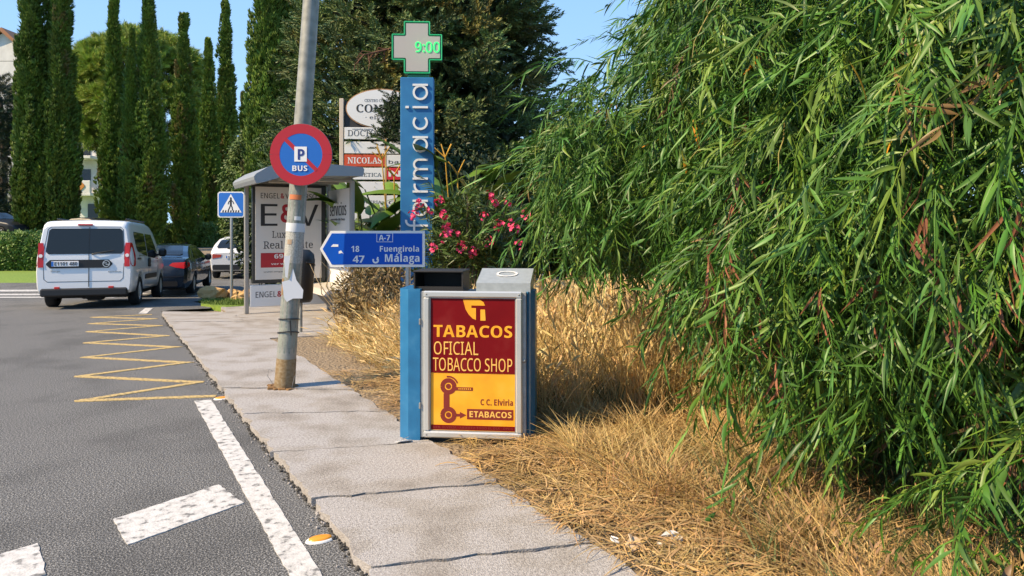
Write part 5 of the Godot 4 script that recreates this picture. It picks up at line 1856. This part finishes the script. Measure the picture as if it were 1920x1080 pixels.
func shrubs() -> void:
	rng.seed = 401
	var hd := [
		["clipped green hedge on the left lawn beside the white van", Vector3(-24.0, 0.42, -33.2), Vector3(9.0, 1.6, 1.6), 5200, Color(0.12, 0.21, 0.026)],
		["bright green hedge below the distant cypresses, beyond the saloon car", Vector3(-22.2, 0.95, -49.6), Vector3(4.6, 1.5, 1.4), 2600, Color(0.12, 0.19, 0.025)],
		["dark hedge far behind the crossing sign", Vector3(-15.5, 0.9, -58.0), Vector3(10.0, 3.4, 1.6), 3500, Color(0.05, 0.085, 0.02)]]
	for h in hd:
		var base: Vector3 = h[1] - Vector3(0, h[2].y * 0.5, 0)
		var t := thing("hedge", h[0], "hedge", base)
		var cl := Cloud.new()
		leafy_box(cl, Vector3(0, h[2].y * 0.5, 0), h[2], h[3], h[4])
		scatter("foliage", cl, clump, M.needle, t)
		stems(t, h[2].y * 0.8, 0.4, 3)
	var sh := [
		["tall green shrub filling the gap left of the bus shelter roof", Vector3(-12.2, 0, -36.5), Vector3(2.0, 3.0, 1.4), 3.2, 3600, Color(0.09, 0.15, 0.022)],
		["dark green shrub behind the bus shelter advert panel", Vector3(-6.2, 0, -23.5), Vector3(2.2, 2.0, 1.2), 1.7, 2600, Color(0.04, 0.07, 0.018)],
		["dark green shrub between the totem and the oleander", Vector3(-1.0, 0, -18.8), Vector3(1.7, 1.9, 1.0), 1.6, 2600, Color(0.035, 0.06, 0.016)],
		["low dark shrub below the directory sign", Vector3(-3.5, 0, -17.6), Vector3(1.6, 0.9, 0.7), 0.7, 1600, Color(0.04, 0.065, 0.018)],
		["yellow green bush between the conifer and the willow leaved tree", Vector3(2.2, 0, -19.6), Vector3(2.0, 2.3, 1.4), 2.3, 3400, Color(0.12, 0.155, 0.02)]]
	for s in sh:
		var t := thing("shrub", s[0], "shrub", s[1])
		var cl := Cloud.new()
		leafy_ball(cl, Vector3(0, s[3], 0), s[2], s[4], s[5])
		scatter("foliage", cl, clump, M.needle, t)
		stems(t, s[3] * 1.2, s[2].x * 0.5, 4)
	# paddle leaved plants
	var pd := [["paddle leaved tropical plant with leaves spreading over the shelter's right side", Vector3(-3.0, 0.0, -15.4), 22, 2.0, 1.35], ["paddle leaved tropical plant between the directory sign and the totem", Vector3(-2.35, 0.0, -15.8), 20, 2.15, 1.25], ["tall paddle leaved plant with orange flower stalks right of the totem", Vector3(-1.0, 0.0, -15.4), 24, 2.7, 1.4]]
	for q in pd:
		rng.seed = 420 + int(q[2])
		var t := thing("paddle_plant", q[0], "plant", q[1])
		for i in int(q[2]):
			var a := TAU * i / float(q[2]) + rnd(-0.3, 0.3)
			var h: float = q[3] * rnd(0.6, 1.15)
			var lean := rnd(0.15, 0.5)
			var top := Vector3(cos(a) * lean * h, h, sin(a) * lean * 0.8 * h)
			var st := mb()
			st.set_color(Color(0.1, 0.13, 0.03))
			tube(st, [Vector3(cos(a) * 0.06, 0, sin(a) * 0.06), top * Vector3(0.4, 0.55, 0.4), top], [0.03, 0.022, 0.013], 6, false)
			var v := rnd(0.75, 1.4)
			blade(st, top, Vector3(cos(a) * 0.7, rnd(0.3, 1.1), sin(a) * 0.7).normalized(), Vector3(-sin(a), 0.25, cos(a)), q[4] * rnd(0.75, 1.1), 0.36 * rnd(0.8, 1.15), Vector3(cos(a) * 0.25, rnd(-0.7, -0.15), sin(a) * 0.25), Color(0.09 * v, 0.16 * v, 0.02), 7)
			obj("leaf", st, M.leaf, t)
		if q[3] > 2.0:
			for k in 3:
				var st := mb()
				var b := Vector3(0.15 - k * 0.25, 2.4 + k * 0.35, 0.3)
				st.set_color(Color(0.45, 0.26, 0.03))
				tube(st, [Vector3(0, 0.4, 0.1), b * Vector3(0.8, 0.7, 0.9), b], [0.02, 0.016, 0.014], 6, false)
				for j in 5:
					var e := b + Vector3(rnd(-0.22, 0.22), rnd(0.1, 0.34), rnd(-0.1, 0.15))
					st.set_color(Color(0.55, 0.3, 0.03))
					tube(st, [b, e], [0.016, 0.01], 5)
				obj("flower_stalk", st, M.petal, t)
	oleander()
	# tangle of dry brown stems behind the direction sign's post
	rng.seed = 440
	var t := thing("dry_shrub", "tangled dry brown shrub between the bus shelter and the direction sign post", "shrub", Vector3(-2.05, 0.0, -11.2))
	for k in 46:
		var st := mb()
		var p := Vector3(rnd(-0.55, 0.5), 0, rnd(-0.3, 0.3))
		var pts := [p]
		for j in 5:
			p += Vector3(rnd(-0.2, 0.2), rnd(0.1, 0.32), rnd(-0.15, 0.15))
			pts.append(p)
		var cc := Color(0.34, 0.25, 0.13) * rnd(0.6, 1.4)
		st.set_color(cc)
		tube(st, pts, [0.014, 0.012, 0.01, 0.008, 0.006, 0.003], 5, false)
		obj("stem", st, M.straw, t)
	var cl := Cloud.new()
	leafy_ball(cl, Vector3(-0.05, 0.62, 0), Vector3(0.55, 0.52, 0.3), 300, Color(0.24, 0.18, 0.09))
	scatter("dry_leaves", cl, clump_mesh(441, 8, 0.12, 0.09, 0.03), M.straw, t)

func oleander() -> void:
	rng.seed = 430
	var t := thing("oleander", "pink flowering oleander bush above the advert kiosk", "shrub", Vector3(-0.7, 0.0, -11.3))
	var tw := twig_mesh(431, 16, 0.4, 0.16, 0.026, 0.1)
	rng.seed = 432
	var cl := Cloud.new()
	var tips := []
	for k in 26:
		var st := mb()
		var a := rng.randf() * TAU
		var e := Vector3(cos(a) * rnd(0.1, 1.0), rnd(1.25, 2.25), sin(a) * rnd(0.1, 0.6))
		tube(st, [Vector3(e.x * 0.15, 0, e.z * 0.15), Vector3(e.x * 0.5, e.y * 0.55, e.z * 0.5), e], [0.016, 0.011, 0.006], 6)
		obj("stem", st, M.bark, t)
		tips.append(e)
		for j in 9:
			var p := Vector3(e.x * 0.5, e.y * 0.55, e.z * 0.5).lerp(e, rnd(0.2, 1.0))
			cl.put(xaxes(Vector3(rnd(-1, 1), rnd(0.1, 1.2), rnd(-1, 1)), rng.randf() * 6.0), p, tint(Color(0.075, 0.12, 0.028), 0.25))
	scatter("foliage", cl, tw, M.leaf, t)
	var variants := []
	for v in 4:
		var st := mb()
		for f in 9:
			var c := rdir() * rnd(0.02, 0.075)
			var up := (c.normalized() + Vector3(0, 0.3, 0.4)).normalized()
			var fr := frame_at(up)
			for p in 5:
				var a := TAU * p / 5.0 + f
				var dir := (fr.x * cos(a) + fr.z * sin(a) + up * 0.45).normalized()
				blade(st, c, dir, up.cross(dir), 0.04, 0.032, Vector3.ZERO, Color(0.72, 0.05, 0.15) * rnd(0.65, 1.25), 3)
		variants.append(done(st))
	var spots := [[-1.32, 2.05], [-1.18, 1.95], [-1.4, 1.88], [-1.05, 2.06], [-1.0, 1.9], [-0.92, 1.68], [-0.98, 1.55], [-0.8, 1.6], [-1.15, 1.42], [-0.75, 1.42], [-0.55, 1.35], [-0.32, 2.15], [-0.25, 2.06], [-0.05, 2.08], [-0.18, 1.72], [0.05, 1.66], [-0.02, 1.78], [0.18, 1.9], [-0.4, 1.85], [-0.62, 1.3], [-1.3, 1.3], [-0.35, 1.5], [0.1, 1.45], [0.28, 1.75]]
	for i in spots.size():
		var s: Array = spots[i]
		var at := Vector3(s[0] + 0.7, s[1], rnd(0.3, 0.75))
		node_mesh("flower_cluster", variants[i % 4], M.petal, t, Transform3D(Basis.from_euler(Vector3(rnd(-0.4, 0.4), rng.randf() * 6.0, 0)).scaled(Vector3.ONE * rnd(0.75, 1.2)), at))

# ---------------------------------------------------------------- the big willow leaved tree on the right
func acacia() -> void:
	var o := Vector3(4.4, 0.0, -6.2)
	var t := thing("willow_leaved_tree", "huge bush like tree with long drooping green leaves filling the right side", "tree", o)
	var tw := []
	for v in 7:
		tw.append(twig_mesh(500 + v, 25 + v, 0.46 + 0.05 * v, 0.145, 0.0125 + 0.0012 * v, 0.45 + 0.06 * v))
	var lobes := [
		[Vector3(4.9, 2.9, -6.2), Vector3(3.6, 2.9, 3.0), 2700],
		[Vector3(2.1, 2.3, -6.9), Vector3(1.75, 0.75, 1.0), 800],
		[Vector3(2.3, 2.9, -6.2), Vector3(1.15, 1.15, 1.2), 600],
		[Vector3(2.85, 1.75, -4.7), Vector3(1.5, 1.1, 1.2), 1350],
		[Vector3(3.1, 2.35, -3.7), Vector3(1.45, 1.45, 1.0), 1500],
		[Vector3(2.35, 3.3, -4.9), Vector3(1.1, 1.0, 1.1), 750],
		[Vector3(2.1, 0.5, -2.95), Vector3(0.28, 0.38, 0.25), 40],
		[Vector3(1.15, 2.75, -6.4), Vector3(0.55, 0.75, 0.6), 60]]
	rng.seed = 520
	var clouds := []
	for v in 7: clouds.append(Cloud.new())
	var front := []
	for li in lobes.size():
		var c: Vector3 = lobes[li][0]
		var r: Vector3 = lobes[li][1]
		var made := 0
		var tries := 0
		while made < int(lobes[li][2]) and tries < 40000:
			tries += 1
			var d := rdir()
			var p := c + d * r * (rnd(0.86, 1.03) if rng.randf() < 0.72 else rnd(0.5, 0.86))
			if p.z < -9.2 or p.y < 0.25 or p.x > 6.5: continue
			if li == 4 and p.y < 1.05 + 0.15 * sin(p.x * 7.0): continue
			if li == 3 and p.y < 0.85: continue
			if li == 0 and p.z > -5.0 and p.y < 0.9: continue
			var deep := false
			for lj in lobes.size():
				if lj != li and ((p - lobes[lj][0]) / lobes[lj][1]).length() < 0.72: deep = true
			if deep and rng.randf() < 0.85: continue
			var n := (d / r).normalized()
			var dir := n * Vector3(0.75, 0.45, 0.75) + Vector3(-0.12, -0.42, 0.1) + rdir() * 0.5
			var b := xaxes(dir, rnd(-0.9, 0.9)).scaled(Vector3.ONE * rnd(0.55, 1.2))
			var col := tint(Color(0.068, 0.165, 0.025), 0.35)
			if rng.randf() < 0.2: col = tint(Color(0.13, 0.215, 0.032), 0.2)
			if rng.randf() < 0.012: col = tint(Color(0.2, 0.12, 0.05), 0.3)
			if p.y < 1.3 and rng.randf() < 0.05: col = tint(Color(0.13, 0.085, 0.04), 0.2)
			clouds[rng.randi() % 7].put(b, p - o, col)
			made += 1
			if n.z > 0.1 and p.z > -6.0 and not deep: front.append([p, n])
	for v in 7: scatter("foliage", clouds[v], tw[v], M.leaf, t)
	# trunk and limbs
	var ends := [Vector3(-1.8, 1.4, 1.4), Vector3(-1.1, 1.9, 2.3), Vector3(-2.3, 2.1, -0.4), Vector3(-1.7, 3.0, 0.9), Vector3(0.6, 4.2, 0.4), Vector3(-0.3, 3.6, -1.2)]
	trunk(t, [Vector3(0, -0.3, 0), Vector3(-0.1, 0.6, 0.05), Vector3(0.05, 1.4, 0)], [0.2, 0.16, 0.13])
	for e in ends:
		var st := mb()
		tube(st, [Vector3(0, 0.7, 0), e * Vector3(0.45, 0.62, 0.45) + Vector3(0, 0.3, 0), e], [0.08, 0.05, 0.015], 8)
		obj("limb", st, M.bark, t)
	# the nearest leaves one by one
	var kinds := []
	var g := RandomNumberGenerator.new()
	for v in 9:
		rng.seed = 540 + v
		var st := mb()
		var c := tint(Color(0.08, 0.155, 0.045), 0.35)
		var tip := Color(-1, 0, 0)
		if v == 6: c = Color(0.5, 0.24, 0.02); tip = Color(0.55, 0.2, 0.015)
		if v == 7: c = Color(0.17, 0.2, 0.03); tip = Color(0.6, 0.25, 0.02)
		if v == 8: c = Color(0.2, 0.08, 0.035)
		blade(st, Vector3.ZERO, Vector3(1, 0, 0), Vector3(0, 0.3, 1), rnd(0.17, 0.24), rnd(0.02, 0.034) if v != 8 else 0.012, Vector3(0, rnd(-0.4, -0.1), rnd(-0.15, 0.15)), c, 6, tip)
		kinds.append(done(st))
	rng.seed = 560
	for i in mini(270, front.size()):
		var f: Array = front[rng.randi() % front.size()]
		var v := rng.randi() % 6
		if i % 6 == 0: v = 6
		elif i % 6 == 3: v = 7
		if v > 5 and f[0].y < 2.0 and i % 4: v = 2
		elif i % 12 == 5 and f[0].y < 1.9: v = 8
		var dir: Vector3 = f[1] * 0.6 + Vector3(rnd(-0.7, 0.5), rnd(-0.9, 0.1), rnd(-0.2, 0.6))
		node_mesh("leaf", kinds[v], M.leaf, t, Transform3D(xaxes(dir, rnd(-1.2, 1.2)), f[0] + f[1] * rnd(0.15, 0.38) - o))
	var high := front.filter(func(q): return q[0].y > 2.2 and q[0].y < 3.6 and q[0].z > -5.6 and q[1].z > 0.3)
	for i in 30:
		var f: Array = high[rng.randi() % high.size()]
		var dir := Vector3(rnd(-0.8, 0.4), rnd(-1.0, -0.2), rnd(0.1, 0.5))
		node_mesh("leaf", kinds[6 + i % 2], M.leaf, t, Transform3D(xaxes(dir, rnd(-1.5, 1.5)).scaled(Vector3.ONE * rnd(0.8, 1.2)), f[0] + f[1] * rnd(0.35, 0.5) - o))
	# hanging yellowish shoots
	for i in 70:
		var f: Array = front[rng.randi() % front.size()]
		var p: Vector3 = f[0] + f[1] * 0.12 - o
		var st := mb()
		var pts := [p]
		var dir := Vector3(rnd(-0.5, 0.3), rnd(-0.6, 0.2), rnd(0.0, 0.4))
		for j in 5:
			dir += Vector3(rnd(-0.15, 0.15), -0.16, rnd(-0.1, 0.1))
			p += dir.normalized() * 0.13
			pts.append(p)
		tube(st, pts, [0.006, 0.0055, 0.005, 0.004, 0.003, 0.0015], 5, false)
		obj("shoot", st, mk(lin(0.26, 0.22, 0.06), 0.7), t)
	# rusty seed pods
	var pod := mb()
	for k in 9:
		blade(pod, Vector3(rnd(-0.02, 0.02), -k * 0.02, 0), Vector3(rnd(-0.5, 0.5), -1, rnd(-0.5, 0.5)).normalized(), rdir(), rnd(0.07, 0.13), 0.009, Vector3(rnd(-0.3, 0.3), 0, rnd(-0.3, 0.3)), Color(0.2, 0.075, 0.035) * rnd(0.7, 1.3), 3)
	var pm := done(pod)
	var low := front.filter(func(q): return q[0].y < 2.1)
	for i in 150:
		var f: Array = low[rng.randi() % low.size()]
		node_mesh("seed_pod", pm, M.straw, t, Transform3D(Basis(Vector3.UP, rng.randf() * 6.0).scaled(Vector3.ONE * rnd(1.0, 2.0)), f[0] + f[1] * 0.28 - o))

# ---------------------------------------------------------------- dry grass
func tuft_mesh(sd: int, n: int, h: float, W: float, lean: float, spread: float, curl: float, head := false) -> ArrayMesh:
	rng.seed = sd
	var st := mb()
	for i in n:
		var a := rng.randf() * TAU
		var l := rnd(0.1, lean)
		var v := rnd(0.65, 1.35)
		var base := Vector3(rnd(-spread, spread), 0, rnd(-spread, spread))
		var dir := Vector3(cos(a) * l, 1.0, sin(a) * l).normalized()
		var sag := Vector3(cos(a), -0.5, sin(a)) * rnd(0.0, curl)
		var L := h * rnd(0.5, 1.0)
		var c := Color(v, v * rnd(0.92, 1.05), v * rnd(0.8, 1.1))
		blade(st, base, dir, rdir(), L, W * rnd(0.7, 1.3), sag, c, 5)
		if head and i % 2 == 0:
			blade(st, base + dir * L * 0.86 + sag * L * 0.74, (dir + sag * 1.6).normalized(), rdir(), L * 0.2, W * 2.8, sag * 0.5, c * 1.15, 3)
	return done(st)

func curl_mesh(sd: int, n: int, L: float, W: float) -> ArrayMesh:   # matted straw: arched blades lying about
	rng.seed = sd
	var st := mb()
	for i in n:
		var a := rng.randf() * TAU
		var b := a + rnd(-1.6, 1.6)
		var v := rnd(0.6, 1.4)
		var up := rnd(0.1, 0.75)
		blade(st, Vector3(rnd(-0.09, 0.09), rnd(0.0, 0.02), rnd(-0.09, 0.09)), Vector3(cos(a), up, sin(a)).normalized(), Vector3(-sin(a), rnd(-0.5, 0.5), cos(a)), L * rnd(0.5, 1.1), W * rnd(0.7, 1.3), Vector3(cos(b) * 0.4, -up * 0.85, sin(b) * 0.4), Color(v, v * rnd(0.92, 1.04), v * rnd(0.8, 1.1)), 5)
	return done(st)

func grasses() -> void:
	var nz := FastNoiseLite.new()
	nz.frequency = 0.7
	nz.seed = 9
	var tall := [tuft_mesh(601, 14, 0.85, 0.007, 0.3, 0.08, 0.35, true), tuft_mesh(602, 14, 0.8, 0.008, 0.5, 0.1, 0.5, true), tuft_mesh(603, 16, 0.7, 0.008, 0.6, 0.1, 0.7, false)]
	var low := [curl_mesh(611, 13, 0.22, 0.007), curl_mesh(612, 13, 0.26, 0.0075), curl_mesh(613, 12, 0.17, 0.008)]
	rng.seed = 620
	var ct := [Cloud.new(), Cloud.new(), Cloud.new()]
	var gold := Color(0.76, 0.58, 0.27)
	var n := 0
	while n < 3600:
		var d := rnd(6.35, 13.5)
		var x := rnd(-3.4, 3.0)
		var edge := edge_right(d)
		if d > 9.6 and x < -2.45 - (d - 9.6) * 0.05: 
			if d < 15.0 and x < -2.0: continue
		var off := x - edge
		var reach := 0.75 + 0.25 * nz.get_noise_1d(d * 2.0)
		if off < reach: continue
		if Vector2(x + 0.315, d - 5.98).length() < 0.45: continue
		n += 1
		var h := smoothstep(reach, reach + 0.9, off) * 0.65 + 0.5
		if x > -0.1: h *= 1.18 + 0.2 * nz.get_noise_2d(x * 3.0, d * 3.0)
		if d > 9.0: h *= 0.78
		h *= rnd(0.75, 1.15)
		var col := gold.lerp(Color(0.6, 0.39, 0.16), clampf(nz.get_noise_2d(x * 2.0, d * 2.0) + 0.3, 0, 1))
		ct[rng.randi() % 3].put(Basis(Vector3.UP, rng.randf() * TAU).scaled(Vector3(1.0, h, 1.0)), Vector3(x, gy(x, -d) + 0.02, -d), tint(col, 0.18))
	var root := thing("dry_grass", "tall golden dry grass behind the kiosk and beside the shelter", "grass")
	root.set_meta("kind", "stuff")
	for k in 3: scatter("tall_tufts", ct[k], tall[k], M.straw, root)
	ct = [Cloud.new(), Cloud.new(), Cloud.new()]
	n = 0
	while n < 8000:
		var d := rnd(2.6, 8.5)
		var x := rnd(-2.6, 5.0)
		var off := x - edge_right(d) + 0.1 * nz.get_noise_2d(x * 4.0, d * 4.0)
		if off < 0.03: continue
		if off < 0.5 and rng.randf() > 0.12 + off * 1.3: continue
		if d > 5.4 and x < 0.15 and off < 0.8 and rng.randf() < 0.75: continue
		if x > d * 0.75: continue
		if x > 1.75 + 0.3 * nz.get_noise_1d(d * 5.0) and d > 3.3 and rng.randf() < 0.8: continue
		if nz.get_noise_2d(x * 5.0 + 30.0, d * 5.0) < -0.22: continue
		n += 1
		var k := clampf(nz.get_noise_2d(x * 1.6, d * 1.6) + 0.35, 0, 1)
		var col := Color(0.54, 0.355, 0.145).lerp(Color(0.28, 0.175, 0.075), k)
		if rng.randf() < 0.05: col = Color(0.6, 0.45, 0.22)
		ct[rng.randi() % 3].put(Basis.from_euler(Vector3(rnd(-0.2, 0.2), rng.randf() * TAU, rnd(-0.2, 0.2))).scaled(Vector3.ONE * rnd(0.7, 1.25)), Vector3(x, 0.035 + rnd(0.0, 0.03), -d), tint(col, 0.2))
	root = thing("dry_grass", "matted brown straw covering the verge in the foreground", "grass")
	root.set_meta("kind", "stuff")
	for k in 3: scatter("matted_straw", ct[k], low[k], M.straw, root)
	# greener grass under the tree and thin upright stalks
	var green := tuft_mesh(631, 12, 0.3, 0.008, 0.8, 0.06, 0.7)
	rng.seed = 632
	var cg := Cloud.new()
	for i in 620:
		var x := rnd(1.2, 3.2)
		var d := rnd(3.1, 5.6)
		if nz.get_noise_2d(x * 2.5, d * 2.5 + 50.0) < -0.05: continue
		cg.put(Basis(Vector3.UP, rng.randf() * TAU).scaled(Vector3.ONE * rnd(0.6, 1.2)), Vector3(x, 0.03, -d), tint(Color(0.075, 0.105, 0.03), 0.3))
	for i in 500:
		var x := rnd(-0.2, 1.4)
		var d := rnd(6.3, 8.2)
		if x < edge_right(d) + 0.8 or nz.get_noise_2d(x * 2.5, d * 2.5 + 90.0) < 0.12: continue
		cg.put(Basis(Vector3.UP, rng.randf() * TAU).scaled(Vector3(1, 2.0, 1) * rnd(0.7, 1.2)), Vector3(x, 0.03, -d), tint(Color(0.12, 0.14, 0.045), 0.3))
	var cr := Cloud.new()
	while cr.n < 420:
		var d := rnd(2.9, 6.2)
		var x := rnd(edge_right(d) + 0.7, minf(d * 0.72, edge_right(d) + 3.4))
		if nz.get_noise_2d(x * 3.0, d * 3.0 + 200.0) < 0.0 or (x < 0.35 and d > 5.0) or (x > 1.75 and d > 3.3) or (x < 1.15 and d < 4.3): continue
		cr.put(Basis(Vector3.UP, rng.randf() * TAU).scaled(Vector3(0.8, rnd(0.3, 0.6), 0.8)), Vector3(x, 0.03, -d), tint(Color(0.5, 0.34, 0.14), 0.3))
	scatter("rough_tufts", cr, tall[2], M.straw, root)
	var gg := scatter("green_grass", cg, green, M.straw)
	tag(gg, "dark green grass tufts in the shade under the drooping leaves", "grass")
	var stalks := tuft_mesh(641, 7, 0.34, 0.005, 0.35, 0.08, 0.15, true)
	rng.seed = 642
	var cs := Cloud.new()
	for i in 260:
		var d := rnd(2.9, 4.6)
		var x := rnd(edge_right(d) + 0.5, d * 0.72)
		cs.put(Basis(Vector3.UP, rng.randf() * TAU).scaled(Vector3.ONE * rnd(0.5, 1.0)), Vector3(x, 0.03, -d), tint(Color(0.36, 0.22, 0.1), 0.3))
	var ss := scatter("grass_stalks", cs, stalks, M.straw)
	tag(ss, "thin upright dry stalks with seed heads in the foreground straw", "grass")
	# lawn blades on the island, where they show
	var lawn := tuft_mesh(651, 10, 0.11, 0.008, 0.6, 0.08, 0.4)
	rng.seed = 652
	var cw := Cloud.new()
	while cw.n < 1500:
		var x := rnd(-7.2, -4.3)
		var d := rnd(15.7, 19.5)
		if not Geometry2D.is_point_in_polygon(Vector2(x, d), V2([-6.75, 16.2, -5.9, 15.4, -4.2, 17.0, -4.2, 22.0, -6.3, 21.0, -7.25, 19.2, -7.2, 17.4])): continue
		cw.put(Basis(Vector3.UP, rng.randf() * TAU).scaled(Vector3.ONE * rnd(0.6, 1.2)), Vector3(x, gy(x, -d) + 0.045, -d), tint(Color(0.13, 0.2, 0.03), 0.25))
	var ll := scatter("lawn_grass", cw, lawn, M.straw)
	tag(ll, "short green grass on the island by the crossing sign", "grass")
